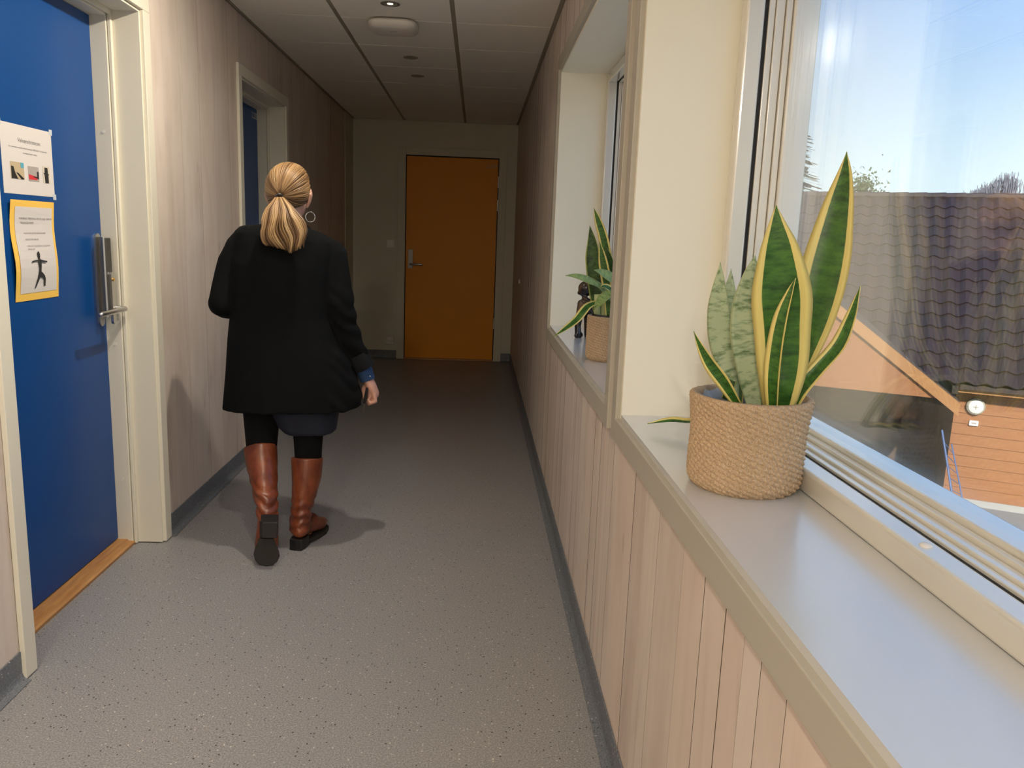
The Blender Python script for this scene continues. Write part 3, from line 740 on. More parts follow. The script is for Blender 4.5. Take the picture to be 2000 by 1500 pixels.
M['snakedk'] = leaf_mat('dark_variegated_leaf', (.07, .16, .030), (.016, .05, .010), (.50, .55, .14), .84, (3.0, 40.0, .38, .62))
M['snakesv'] = leaf_mat('silver_leaf', (.50, .60, .37), (.14, .24, .10), (.60, .68, .34), .93, (1.3, 24.0, .34, .52))
M['snakelt'] = leaf_mat('light_green_leaf', (.42, .54, .17), (.20, .32, .08), (.62, .66, .28), .90, (2.0, 20.0, .36, .60))
for nm in ('snake', 'snakedk', 'snakesv', 'snakelt'):      # thin leaves let some daylight through
    t_ = M[nm].node_tree; pb_ = t_.nodes['Principled BSDF']; tl_ = t_.nodes.new('ShaderNodeBsdfTranslucent'); ad = t_.nodes.new('ShaderNodeMixShader'); ad.inputs[0].default_value = .25
    t_.links.new(pb_.inputs['Base Color'].links[0].from_socket, tl_.inputs[0]); t_.links.new(pb_.outputs[0], ad.inputs[1]); t_.links.new(tl_.outputs[0], ad.inputs[2])
    t_.links.new(ad.outputs[0], t_.nodes['Material Output'].inputs[0])
def leaf(parent, path, hw, m, face, fold=.25, twist=0.0, name='leaf', n=26, th=.0016):
    """path: list of world points, hw: half widths in m, face: direction the leaf's face looks to"""
    P = [Vector(p) for p in path]
    def cr(a, i, t):
        g = lambda j: a[min(max(j, 0), len(a)-1)]
        p0, p1, p2, p3 = g(i-1), g(i), g(i+1), g(i+2)
        return .5*((2*p1)+(p2-p0)*t+(2*p0-5*p1+4*p2-p3)*t*t+(3*p1-p0-3*p2+p3)*t*t*t)
    mseg = len(P)-1; V = []; UV = []; F = []; nc = 8
    face = Vector(face).normalized()
    for s in range(n+1):
        f_ = s/n*mseg; i = min(int(f_), mseg-1); t = f_-i
        c = cr(P, i, t); c2 = cr(P, i, min(t+.02, 1)) if t < .97 else c; c1 = cr(P, i, max(t-.02, 0))
        tg = (c2-c1).normalized() if (c2-c1).length > 1e-7 else (P[-1]-P[-2]).normalized()
        w = max(cr(hw, i, t), .0004)
        nr = (face-tg*face.dot(tg)).normalized(); sd = tg.cross(nr).normalized()
        a = twist*(s/n); nr2 = nr*math.cos(a)+sd*math.sin(a); sd2 = sd*math.cos(a)-nr*math.sin(a)
        row = []
        for kk in range(nc+1):
            x = kk/nc*2-1; dz = fold*w*(x*x)      # channelled section
            row.append((c+sd2*(x*w)+nr2*(dz+th*(1-x*x)), (kk/nc, s/n)))
        for kk in range(nc-1, 0, -1):
            x = kk/nc*2-1; dz = fold*w*(x*x)
            row.append((c+sd2*(x*w)+nr2*(dz-th*(1-x*x)), (kk/nc, s/n)))
        for p_, uv in row: V.append(p_); UV.append(uv)
    R_ = 2*nc
    for s in range(n):
        for kk in range(R_): F.append((s*R_+kk, s*R_+(kk+1) % R_, (s+1)*R_+(kk+1) % R_, (s+1)*R_+kk))
    F.append(tuple(range(R_-1, -1, -1))); F.append(tuple(n*R_+kk for kk in range(R_)))
    org = Vector(parent['_org']); me = bpy.data.meshes.new(name); me.from_pydata([tuple(v_-org) for v_ in V], [], F)
    ul = me.uv_layers.new(name='UVMap')
    for l_ in me.loops: ul.data[l_.index].uv = UV[l_.vertex_index]
    bm = bmesh.new(); bm.from_mesh(me); bmesh.ops.recalc_face_normals(bm, faces=bm.faces); bm.to_mesh(me); bm.free()
    return link(name, me, m, parent, True, angle=180)
def jute(name, dark=.40):
    m = mat(name, (.52, .34, .17), .85); k = NB(m); v = k.coords((1, 1, 1)); a = k.noise(v, 420, 4, .7); b = k.noise(v, 22, 3)
    c = k.ramp(a, [(.28, (.30, .195, .105)), (.5, (.50, .355, .215)), (.74, (.70, .54, .36))]); k.color(k.mix(.35, c, k.ramp(b, [(.3, (.78, .74, .70)), (.7, (1, 1, 1))]), 'MULTIPLY')); k.bump(a, .5, .002); return m
M['jute'] = jute('woven_jute')
M['soil'] = mat('soil', (.03, .02, .012), .95); M['foil'] = mat('clear_plastic_liner', (.45, .46, .48), .25)
def woven_pot(parent, cx, cy, r0, r1, h, rim='foil', lean=(0, 0), bul=.002, up=-.007, rowh=.0092, st=.0115, amp=.0040, slope=.36):
    nA, nZ = 420, 130; rs = []
    for j in range(nZ+1):
        t = j/nZ; z_ = h*t; ring = []
        bulge = bul*math.sin(t*math.pi*2.2+.4)
        base = r0+(r1-r0)*t+bulge-.010*max(0, 1-t*9)**2-.004*max(0, (t-.95)/.05)**2
        for i in range(nA):
            a = 2*math.pi*i/nA; u = a*(r0+r1)/2
            rowp = z_/rowh+slope*u/rowh
            fr = rowp-math.floor(rowp)
            rope = abs(math.sin(math.pi*fr))**.6
            stt = math.sin(2*math.pi*(u/st)+math.pi*(math.floor(rowp) % 2)+2.2*(fr-.5))
            d = amp*(rope*.75+.35*stt*rope)+.0010*noise.noise((math.cos(a)*30, math.sin(a)*30, z_*300))
            r_ = base+d
            ring.append((cx+lean[0]*z_+r_*math.cos(a), cy+lean[1]*z_+r_*math.sin(a), SILL+z_+.0015*math.sin(a*2+1)*t))
        rs.append(ring)
    # inside wall
    for (dr, zt) in ((-.006, h+.001), (-.010, h-.004), (-.012, h-.05)):
        ring = []
        for i in range(nA):
            a = 2*math.pi*i/nA; ring.append((cx+lean[0]*zt+(r1+dr)*math.cos(a), cy+lean[1]*zt+(r1+dr)*math.sin(a), SILL+zt))
        rs.append(ring)
    MB().rings(rs).build('woven_basket', M['jute'], parent, smooth=True, angle=180)
    # plastic liner with a crinkled edge and soil
    rl = []
    for (dr, zt, cr_) in ((-.013, h-.06, 0), (-.013, h-.004+up, .002*(up < 0)), (-.016, h+.001+up, .003*(up < 0)), (-.020, h-.010+up, .001*(up < 0)), (-.022, h-.05, 0)):
        rl.append([(cx+lean[0]*zt+(r1+dr+cr_*math.sin(9*a_)+cr_*.6*math.sin(23*a_))*math.cos(a_), cy+lean[1]*zt+(r1+dr+cr_*math.sin(9*a_))*math.sin(a_), SILL+zt+cr_*math.sin(13*a_+1)) for a_ in [2*math.pi*i/72 for i in range(72)]])
    MB().rings(rl).build('liner', M[rim], parent, smooth=True)
    MB().lathe([(r1-.016, 0), (r1*.6, .006), (.001, .008)], (cx+lean[0]*h, cy+lean[1]*h, SILL+h-.035), 36).build('soil', M['soil'], parent, smooth=True)
PX = 1/1000.   # rough metres per photo pixel at the near plant (depth 1.45 m)
pl = empty('snake_plant', (.497, 1.385, SILL), 'large variegated snake plant in a woven pot on the near sill', 'plant')
woven_pot(pl, .497, 1.380, .095, .104, .167, lean=(.02, .03))
def pxleaf(parent, pts, hws, m, face, **kw):
    path = []; hw = []
    for (px, py, Y), h in zip(pts, hws):
        p = at(px, py, Y); path.append(p); hw.append(h*((p-CAMP).dot(_f))/FPX)
    return leaf(parent, path, hw, m, face, **kw)
toC = Vector((-.33, -.94, .05))
pxleaf(pl, [(1530, 800, 1.40), (1558, 720, 1.41), (1592, 620, 1.43), (1616, 520, 1.44), (1638, 410, 1.45), (1650, 345, 1.45), (1654, 296, 1.45)], [16, 28, 42, 46, 31, 16, 0], M['snake'], (-.62, -.75, .1), fold=.35)
pxleaf(pl, [(1520, 800, 1.345), (1527, 720, 1.335), (1527, 640, 1.33), (1526, 570, 1.325), (1522, 490, 1.32), (1518, 440, 1.32), (1516, 400, 1.32)], [28, 46, 53, 56, 38, 18, 0], M['snake'], toC, fold=.22)
pxleaf(pl, [(1512, 800, 1.318), (1513, 740, 1.308), (1519, 680, 1.303), (1530, 620, 1.30), (1545, 570, 1.30), (1554, 543, 1.30)], [15, 20, 20, 17, 8, 0], M['snake'], (-.9, -.5, .1), fold=.5)
pxleaf(pl, [(1474, 800, 1.37), (1466, 730, 1.37), (1458, 660, 1.37), (1459, 600, 1.37), (1467, 540, 1.37), (1475, 498, 1.37)], [13, 25, 31, 29, 17, 0], M['snakesv'], (-.25, -.95, .1), fold=.22)
pxleaf(pl, [(1432, 790, 1.41), (1424, 730, 1.42), (1410, 670, 1.43), (1404, 610, 1.43), (1405, 560, 1.43), (1407, 512, 1.43)], [9, 17, 24, 22, 13, 0], M['snakesv'], (-.35, -.9, .1), fold=.25)
pxleaf(pl, [(1435, 790, 1.45), (1432, 700, 1.46), (1427, 620, 1.46), (1426, 570, 1.46), (1428, 524, 1.46)], [8, 13, 15, 11, 0], M['snakesv'], toC, fold=.25)
pxleaf(pl, [(1442, 790, 1.34), (1416, 748, 1.34), (1390, 712, 1.34), (1370, 678, 1.34), (1355, 647, 1.34)], [9, 14, 14, 8, 0], M['snake'], (-.75, -.6, .35), fold=.5)
pxleaf(pl, [(1545, 800, 1.345), (1562, 765, 1.34), (1600, 722, 1.34), (1640, 676, 1.34), (1664, 620, 1.34), (1674, 585, 1.34), (1681, 558, 1.34)], [13, 19, 17, 17, 12, 6, 0], M['snake'], (-.5, -.75, .55), fold=.5, twist=-.5)
pxleaf(pl, [(1418, 780, 1.40), (1430, 735, 1.42), (1436, 700, 1.43), (1440, 680, 1.43)], [9, 10, 6, 0], M['snakedk'], toC)
leaf(pl, [(.50, 1.44, 1.00), (.515, 1.50, 1.055), (.53, 1.58, 1.03), (.535, 1.66, .945), (.50, 1.735, .905), (.455, 1.765, .899), (.404, 1.775, .889)], [.008, .013, .013, .011, .013, .010, 0], M['snake'], (-.4, .1, 1), fold=.5, twist=.9)
# farther plant
p2_ = empty('snake_plant', (.50, 2.86, SILL), 'smaller snake plant with drooping leaves on the far sill, half behind the casing', 'plant')
M['blackrim'] = M['black']
woven_pot(p2_, .500, 2.86, .092, .092, .160, rim='blackrim', slope=.15, amp=.0034, bul=.0, up=.006)
L2 = [([(1196, 620, 2.88), (1192, 540, 2.88), (1180, 470, 2.88), (1168, 430, 2.88), (1160, 406, 2.88)], [6, 9, 10, 7, 0], 'snake', toC),
      ([(1172, 625, 2.90), (1166, 570, 2.90), (1159, 510, 2.90), (1157, 475, 2.90), (1152, 440, 2.90)], [9, 15, 15, 10, 0], 'snakedk', toC),
      ([(1190, 620, 2.84), (1186, 560, 2.84), (1178, 510, 2.84), (1171, 470, 2.84)], [7, 10, 9, 0], 'snake', toC),
      ([(1196, 625, 2.86), (1196, 560, 2.86), (1189, 510, 2.86), (1183, 480, 2.86)], [8, 12, 10, 0], 'snakedk', toC),
      ([(1192, 585, 2.80), (1172, 562, 2.78), (1150, 550, 2.76), (1125, 541, 2.75), (1104, 538, 2.74)], [6, 11, 12, 8, 0], 'snakelt', (-.2, -.6, .8)),
      ([(1176, 590, 2.78), (1150, 598, 2.72), (1128, 624, 2.68), (1104, 643, 2.64), (1080, 658, 2.60)], [6, 9, 9, 6, 0], 'snake', (-.3, -.7, .6)),
      ([(1200, 568, 2.78), (1184, 578, 2.76), (1170, 592, 2.74), (1160, 606, 2.73)], [5, 10, 8, 0], 'snakelt', (-.2, -.8, .6)),
      ([(1215, 560, 2.82), (1195, 545, 2.80), (1176, 534, 2.79), (1160, 527, 2.78)], [7, 12, 9, 0], 'snakelt', (.1, -.8, .6)),
      ([(1206, 590, 2.80), (1192, 566, 2.78), (1180, 560, 2.77), (1172, 563, 2.76)], [6, 7, 6, 0], 'snake', (-.2, -.8, .6))]
for pts, hws, mm_, fc in L2: pxleaf(p2_, pts, hws, M[mm_], fc, fold=.3, n=18)
for px in (1166, 1179, 1193): MB().tube([at(px, 640, 2.86), at(px+1, 575, 2.86)], [.013, .012], 10).build('stem', M['snakesv'], p2_, smooth=True)
# dark figurine behind it
fg = empty('figurine', (.50, 3.50, SILL), 'dark glazed figurine of a bowed seated figure behind the far plant', 'figurine')
M['bronze'] = mat('dark_glaze', (.018, .016, .018), .22); k = NB(M['bronze']); v = k.coords(); k.color(k.ramp(k.noise(v, 14, 3), [(.45, (.010, .011, .016)), (.68, (.14, .075, .035))]))
mb = MB(); F0 = Vector((.462, 3.49, SILL))
def fp(x, y, z_): return F0+Vector((x, y, z_))
mb.tube([fp(-.006, -.012, .006), fp(-.010, -.008, .05), fp(-.004, -.004, .10), fp(.004, 0, .148)], [(.015, .018), (.014, .015), (.017, .017), (.019, .019)], 14, round_ends=True)   # shin
mb.tube([fp(-.016, -.022, .010), fp(.004, -.006, .012)], [.010, .013], 10, round_ends=True)                                                # foot
mb.tube([fp(.040, .03, .006), fp(.036, .03, .06), fp(.036, .028, .14)], [(.014, .017), (.014, .015), (.019, .019)], 14, round_ends=True)
mb.tube([fp(.004, 0, .150), fp(.050, .010, .135), fp(.10, .02, .075)], [.020, .026, .034], 14, round_ends=True)                              # thigh
mb.tube([fp(.036, .028, .145), fp(.07, .03, .125), fp(.105, .035, .075)], [.020, .026, .034], 14, round_ends=True)
mb.tube([fp(.108, .03, .06), fp(.118, .03, .12), fp(.105, .025, .19), fp(.075, .015, .225)], [.042, .040, .040, .030], 16, round_ends=True)  # bent back
mb.ball(fp(.030, .004, .225), (.036, .030, .030)); mb.ball(fp(.006, .0, .203), (.022, .020, .020)); mb.ball(fp(-.010, -.002, .196), (.010, .009, .008))   # head, face, nose
mb.tube([fp(.030, .004, .220), fp(.070, .012, .215), fp(.10, .02, .17)], [.034, .036, .040], 14, round_ends=True)
mb.ball(fp(.024, .002, .218), (.040, .034, .034))
mb.tube([fp(.080, -.012, .205), fp(.045, -.022, .160), fp(.012, -.010, .176)], [.014, .012, .011], 12, round_ends=True)                      # arm, hand at the chin
remesh(mb, 'figure_body', M['bronze'], fg, .0042, 4)
MB().box(F0.x+.07, F0.x+.16, F0.y-.010, F0.y+.07, SILL, SILL+.06).build('seat_block', M['black'], fg, bevel=.006)

# ================================================================== THE WOMAN WALKING AWAY
M['skin'] = mat('skin', (.62, .34, .25), .5); 
m = M['coat'] = mat('black_wool', (.0045, .005, .0055), .9, spec=.12); k = NB(m); v = k.coords(); n_ = k.noise(v, 900, 2); k.color(k.ramp(n_, [(.3, (.003, .0034, .004)), (.7, (.0065, .0072, .0078))])); k.bump(n_, .3, .001)
M['cuff'] = mat('coat_cuff', (.012, .0135, .0145), .9, spec=.15)
M['navy'] = mat('navy_cotton', (.006, .009, .020), .85); M['legging'] = mat('black_knit', (.003, .003, .0035), .9, spec=.2)
m = M['denim'] = mat('blue_denim', (.012, .045, .13), .8); k = NB(m); v = k.coords(); k.color(k.ramp(k.noise(v, 500, 3), [(.3, (.008, .03, .09)), (.7, (.02, .065, .17))]))
m = M['leather'] = mat('brown_leather', (.19, .045, .016), .33); k = NB(m); v = k.coords((1, 1, .6)); n_ = k.noise(v, 16, 5, .6); k.color(k.ramp(n_, [(.3, (.09, .018, .007)), (.5, (.19, .045, .016)), (.72, (.30, .085, .030))])); k.bump(n_, .25, .006)
M['sole'] = mat('worn_black_sole', (.022, .019, .016), .7); M['heel'] = mat('black_heel', (.010, .009, .010), .4)
m = M['hair'] = mat('blonde_hair', (.42, .25, .10), .42); k = NB(m)
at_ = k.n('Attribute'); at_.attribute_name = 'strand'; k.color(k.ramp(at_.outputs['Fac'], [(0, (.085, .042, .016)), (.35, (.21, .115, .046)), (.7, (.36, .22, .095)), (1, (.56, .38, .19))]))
BASE = Vector((-.745, 3.17, 0))
wm = empty('person', BASE, 'person in a black blazer and brown knee boots walking away down the corridor', 'person')
yw = 3.25
# ---- body (one continuous surface: head, neck, trunk, arms, hands, legs)
B = MB()
HCn = at(567, 372, 3.275)
hy = R(-9); hr = Matrix.Rotation(hy, 3, 'Z') @ Matrix.Rotation(R(-10), 3, 'X')   # turned a little right, looking down
def hd(x, y, z_): return HCn+hr @ Vector((x, y, z_))
B.ball(hd(0, -.012, .018), (.073, .088, .082), 24, 16, hr)
B.ball(hd(0, .028, -.045), (.055, .055, .068), 20, 14, hr)          # face and jaw
B.ball(hd(0, .062, -.088), (.022, .020, .018), 12, 8, hr)           # chin
B.tube([hd(0, .084, .018), hd(0, .096, -.012), hd(0, .104, -.028)], [.007, .010, .012], 10, round_ends=True)   # nose
B.ball(hd(0, .084, -.030), (.018, .012, .010), 10, 8, hr)
B.tube([hd(-.034, .078, .030), hd(0, .087, .030), hd(.034, .078, .030)], .008, 10, round_ends=True)            # brow
B.tube([hd(-.020, .082, -.057), hd(0, .089, -.056), hd(.020, .082, -.057)], .007, 10, round_ends=True)         # lips
for s in (-1, 1):                                                   # ears
    B.tube([hd(s*.076, -.006, -.062), hd(s*.086, -.012, -.042), hd(s*.092, -.018, -.020), hd(s*.086, -.010, .000)], [(.012, .006), (.014, .007), (.017, .007), (.012, .006)], 10, up=(0, 1, 0), round_ends=True)
nk = at(563, 440, 3.245)
B.tube([hd(0, -.005, -.06), nk, nk+Vector((0, 0, -.06))], [(.050, .052), .054, .062], 18)
sL, sR = at(480, 490, 3.25), at(640, 500, 3.25); mid = (sL+sR)/2
hipc = at(563, 690, 3.23)
B.tube([nk+Vector((0, 0, -.03)), mid+Vector((0, 0, .0)), at(556, 560, 3.25), at(558, 630, 3.245), hipc, at(560, 770, 3.23)], [(.06, .08), (.085, .14), (.095, .135), (.09, .12), (.10, .14), (.09, .13)], 24, up=(0, 1, 0))
eL, eR = at(432, 593, 3.215), at(667, 602, 3.225)
wL, wR = at(520, 600, 3.50), at(711, 718, 3.285)
B.tube([sL, sL.lerp(eL, .5), eL], [.045, .042, .036], 14, round_ends=True); B.tube([eL, eL.lerp(wL, .4), wL], [.036, .034, .024], 14, round_ends=True)
B.tube([sR, sR.lerp(eR, .5), eR], [.045, .042, .036], 14, round_ends=True); B.tube([eR, eR.lerp(wR, .4), wR], [.036, .034, .022], 14, round_ends=True)
# right hand: palm edge-on from behind, fingers curled round a key
def hand(w, px_pts, palm, fingers, thumb):
    B.tube(palm[0], palm[1], 14, up=palm[2], round_ends=True)
    for pts, rr in fingers: B.tube(pts, rr, 10, round_ends=True)
    B.tube(thumb[0], thumb[1], 10, round_ends=True)
k0, k1 = at(719, 742, 3.290), at(731, 765, 3.300)
pm = ([wR+Vector((0, 0, .01)), at(717, 736, 3.288), at(724, 752, 3.295), k1], [(.024, .018), (.029, .020), (.038, .022), (.037, .018)], (0, 1, 0))
fing = []
for i, (dy, ln) in enumerate(((-.027, .80), (-.009, .95), (.010, 1.0), (.028, .93))):       # little finger nearest to us
    a = k1+Vector((.003, dy, -.004)); b = at(735-1.5*i, 786-4*(1-ln)*10, 3.300)+Vector((0, dy, 0)); b.z = a.z-.040*ln
    c = b+Vector((-.028*ln, 0, -.010*ln)); d_ = c+Vector((-.010*ln, 0, .018*ln))
    fing.append(([a, b, c, d_], [.0098, .0094, .0086, .0072]))
th = ([at(716, 748, 3.300), at(711, 760, 3.292), at(710, 772, 3.290), at(714, 781, 3.292)], [.013, .0115, .0100, .0085])
B.tube([at(717, 745, 3.295), at(721, 760, 3.298), at(723, 772, 3.300)], [(.024, .014), (.030, .015), (.030, .013)], 14, up=(0, 1, 0), round_ends=True)   # ball of the thumb
hand(wR, None, pm, fing, th)
# left hand in front of the body
kl = wL+Vector((.05, .05, .01))
fl_ = []
for i in range(4):
    a = kl+Vector((.01, .012, .026-.018*i)); b = a+Vector((.036, .010, -.002)); c = b+Vector((.020, -.022, -.004)); d_ = c+Vector((-.006, -.020, 0)); fl_.append(([a, b, c, d_], [.0098, .0092, .0085, .0072]))
hand(wL, None, ([wL, wL.lerp(kl, .5), kl], [(.022, .02), (.034, .017), (.036, .014)], (0, 0, 1)), fl_, ([wL.lerp(kl, .35)+Vector((0, 0, .03)), kl+Vector((0, -.01, .055)), kl+Vector((.025, -.012, .062))], [.012, .010, .008]))
# legs
hpL, hpR = at(512, 760, 3.235), at(606, 760, 3.235)
knL, knR = at(510, 862, 3.215), at(602, 880, 3.225)
anL, anR = at(521, 992, 3.052), at(588, 1003, 3.165)
B.tube([hpL, hpL.lerp(knL, .5), knL, knL.lerp(anL, .35), anL], [.066, .054, .044, .040, .028], 16, round_ends=True)
B.tube([hpR, hpR.lerp(knR, .5), knR, knR.lerp(anR, .35), anR], [.066, .050, .042, .040, .028], 16, round_ends=True)
B.tube([anL, at(521, 1060, 3.02)], [.026, .022], 12, round_ends=True); B.tube([anR, at(600, 1040, 3.27)], [.026, .02], 12, round_ends=True)
body = remesh(B, 'body', M['skin'], wm, .0042, 3)
body['label'] = 'fair skin of head, neck and hands'
eyew = mat('eye_white', (.8, .78, .75), .2)
for s in (-1, 1):
    ey = MB().ball(hd(s*.030, .072, .012), .0125, 14, 10).build('eye', eyew, wm, smooth=True)
    MB().ball(hd(s*.030, .0795, .011), .0060, 12, 8).build('iris', mat('iris', (.05, .10, .16), .2), ey, smooth=True)
# ---- blazer
C = MB()
def ring_xy(cx, cy, z_, a, b, n=40, tilt=0, back=0, ex=2.3):
    r = []
    for k_ in range(n):
        t = 2*math.pi*k_/n; c_, s_ = math.cos(t), math.sin(t)
        x = a*math.copysign(abs(c_)**(2/ex), c_); y = b*math.copysign(abs(s_)**(2/ex), s_)
        r.append((cx+x, cy+y, z_+tilt*x+(back*max(0, -s_))))
    return r
def row(y, L, Rr, Y, b, tilt=0, ex=2.3, back=0):
    l, r_ = at(L, y, Y), at(Rr, y, Y); c_ = (l+r_)/2
    return ring_xy(c_.x, Y, c_.z, (r_.x-l.x)/2, b, 44, tilt, back, ex)
tl = -.055
secs = [row(441, 530, 598, 3.25, .060, tl), row(446, 492, 628, 3.25, .078, tl*1.4), row(453, 470, 646, 3.25, .092, tl*1.5), row(463, 459, 658, 3.25, .104, tl*1.4), row(482, 457, 660, 3.25, .115, tl*1.2),
        row(520, 452, 655, 3.25, .130, tl), row(565, 452, 650, 3.25, .132), row(620, 452, 650, 3.25, .130), row(660, 448, 664, 3.25, .136), row(690, 446, 682, 3.25, .142), row(740, 442, 700, 3.25, .150), row(775, 439, 707, 3.25, .155, .02), row(794, 437, 706, 3.25, .158, .03)]
C.rings(list(reversed(secs)))
C.tube([at(472, 480, 3.25), at(457, 514, 3.245), at(447, 550, 3.235), at(434, 592, 3.215)], [(.058, .060), (.062, .062), (.058, .060), (.052, .056)], 20, round_ends=True)
C.tube([at(434, 592, 3.215), at(440, 598, 3.30), at(470, 602, 3.40), at(500, 604, 3.46)], [(.052, .054), (.052, .050), (.047, .046), (.045, .045)], 20, round_ends=True)
C.tube([at(650, 490, 3.25), at(655, 535, 3.25), at(664, 590, 3.235), at(675, 640, 3.25), at(690, 675, 3.265), at(702, 697, 3.275)], [(.056, .052), (.060, .060), (.057, .058), (.052, .052), (.047, .046), (.044, .042)], 20)
C.ball(at(648, 494, 3.25), .055)
def folds(co):
    w = Vector(co)+BASE
    f_ = noise.noise((w.x*14, w.y*9, w.z*2.2))*.0045+noise.noise((w.x*34, w.y*30, w.z*9))*.0016
    arm = max(0, min(1, (w.x+.60)/.06))
    f_ += arm*.0035*math.sin(w.z*95+w.x*70+4*noise.noise((w.x*8, w.y*8, w.z*8)))*max(0, min(1, (1.12-w.z)/.1))
    f_ += -.004*math.exp(-((w.x+.742)/.006)**2)*(1 if w.y < 3.2 else 0)*.25
    return f_
coat = remesh(C, 'blazer', M['coat'], wm, .006, 3, folds)
MB().rings([row(436, 524, 600, 3.255, .062, tl), row(442, 520, 606, 3.252, .068, tl), row(452, 512, 614, 3.25, .082, tl), row(450, 518, 608, 3.25, .074, tl), row(440, 530, 596, 3.255, .055, tl)], cap=False).build('collar', M['coat'], coat, smooth=True, angle=180)
# turned-back cuff and denim shirt cuff
ca, cb = at(697, 688, 3.272), at(710, 713, 3.284)
def hollow(pts, r0, r1, name, m_, par, th=.004, n=26):
    P = [Vector(p) for p in pts]; t = (P[-1]-P[0]).normalized(); a = Vector((0, 1, 0)); a = (a-t*a.dot(t)).normalized(); b = t.cross(a)
    def rg(p, r_): return [p+a*(r_*1.05*math.cos(2*math.pi*k_/n))+b*(r_*math.sin(2*math.pi*k_/n)) for k_ in range(n)]
    return MB().rings([rg(P[0], r0-th), rg(P[0], r0), rg(P[-1], r1), rg(P[-1], r1-th)], cap=False, closed=True).build(name, m_, par, smooth=True, angle=60)
hollow([at(696, 690, 3.272), at(711, 717, 3.286)], .0465, .0445, 'turned_cuff', M['cuff'], coat, .006)
sc_ = hollow([at(706, 706, 3.28), at(718, 741, 3.290)], .034, .0315, 'shirt_cuff', M['denim'], wm, .004)
MB().ball(at(722, 735, 3.262), (.004, .002, .004), 10, 6).build('button', M['silver'], sc_, smooth=True)
hollow([at(500, 604, 3.46), at(512, 604, 3.49)], .044, .042, 'turned_cuff', M['cuff'], coat, .006)
# tunic hem below the blazer, leggings
T = MB(); T.rings([row(842, 558, 655, 3.255, .105, .02), row(830, 545, 658, 3.255, .112, .02), row(800, 528, 662, 3.25, .12), row(760, 520, 665, 3.25, .12)])
remesh(T, 'tunic', M['navy'], wm, .008, 3, lambda c_: .004*noise.noise((c_.x*25, c_.y*25, c_.z*4)))
def legs_(name, pts, rr):
    g = MB(); g.tube(pts, rr, 24, round_ends=True); return g.build(name, M['legging'], wm, smooth=True, angle=180)
legs_('legging', [at(513, 780, 3.235), at(511, 812, 3.228), at(511, 845, 3.220), at(511, 880, 3.205), at(514, 905, 3.17)], [.086, .072, .066, .060, .05])
legs_('legging', [at(604, 780, 3.235), at(602, 830, 3.23), at(602, 870, 3.225), at(602, 905, 3.215), at(600, 925, 3.20)], [.086, .064, .057, .053, .05])
# ---- boots
def creases(cz, amp=.004):
    def f_(co):
        w = Vector(co)+BASE; g = math.exp(-((w.z-cz)/.055)**2)
        return amp*g*math.sin(w.z*150+w.x*40+5*noise.noise((w.x*12, w.y*12, w.z*10)))+.0016*noise.noise((w.x*30, w.y*30, w.z*12))
    return f_
bl = MB()
bl.tube([at(509, 874, 3.205), at(511, 900, 3.175), at(515, 935, 3.125), at(519, 965, 3.085), at(521, 988, 3.050), at(522, 1010, 3.035)], [(.064, .067), (.064, .064), (.058, .055), (.049, .046), (.046, .042), (.046, .042)], 26, up=(0, 1, 0))
bl.tube([at(523, 1005, 3.035), at(522, 1035, 3.020), at(520, 1065, 3.008), at(520, 1086, 2.998)], [(.046, .036), (.044, .040), (.036, .046), (.026, .038)], 22, up=(0, 1, 0), round_ends=True)
bootL = remesh(bl, 'boot', M['leather'], wm, .005, 4, creases(.24)); bootL['label'] = 'brown leather boot of the lifted left foot, sole showing'
# sole faces back toward us
def sole_poly(cx, cyl, pts, Yb, th, name, m_, par):
    P = [at(px, py, Yb) for px, py in pts]
    return MB().extrude(P, Vector((0, -th, .004))).build(name, m_, par, bevel=.003)
sole_poly(0, 0, [(505, 1052), (535, 1052), (539, 1062), (545, 1075), (547, 1086), (542, 1097), (532, 1104), (520, 1106), (508, 1103), (499, 1094), (496, 1082), (499, 1070), (504, 1060)], 2.968, .010, 'sole', M['sole'], bootL)
sole_poly(0, 0, [(507, 1018), (538, 1018), (535, 1060), (508, 1060)], 2.972, .006, 'shank', M['heel'], bootL)
h_ = MB(); q0 = [at(x, y, 2.985) for x, y in ((509, 1004), (544, 1004), (543, 1042), (511, 1042))]; q1 = [at(x, y, 2.935) for x, y in ((512, 1021), (542, 1021), (541, 1050), (513, 1050))]
h_.add(q0+q1, [(0, 1, 2, 3), (7, 6, 5, 4), (0, 4, 5, 1), (1, 5, 6, 2), (2, 6, 7, 3), (3, 7, 4, 0)]).build('heel', M['heel'], bootL, bevel=.004)
MB().extrude([Vector(p)+Vector((0, -.0005, 0)) for p in q1], (0, -.005, 0)).build('heel_tip', M['sole'], bootL, bevel=.001)
br = MB()
br.tube([at(600, 893, 3.215), at(599, 930, 3.20), at(594, 965, 3.185), at(589, 995, 3.172), at(587, 1015, 3.17), at(584, 1036, 3.17)], [(.064, .066), (.062, .060), (.053, .050), (.046, .042), (.046, .042), (.047, .040)], 26, up=(0, 1, 0))
hx = Vector((-.700, 3.165, 0)); tx = Vector((-.655, 3.365, 0))
br.tube([hx+Vector((0, -.012, .078)), hx+Vector((.004, .03, .085)), hx.lerp(tx, .45)+Vector((0, 0, .072)), hx.lerp(tx, .78)+Vector((0, 0, .045)), tx+Vector((0, 0, .036))], [(.035, .036), (.045, .040), (.042, .042), (.030, .045), (.022, .032)], 22, up=(0, 0, 1), round_ends=True)
bootR = remesh(br, 'boot', M['leather'], wm, .005, 4, creases(.145)); bootR['label'] = 'brown leather boot planted flat on the floor'
fd = (tx-hx).normalized(); sd = Vector((fd.y, -fd.x, 0))
def fpl(u, w, z_): return hx+fd*u+sd*w+Vector((0, 0, z_))
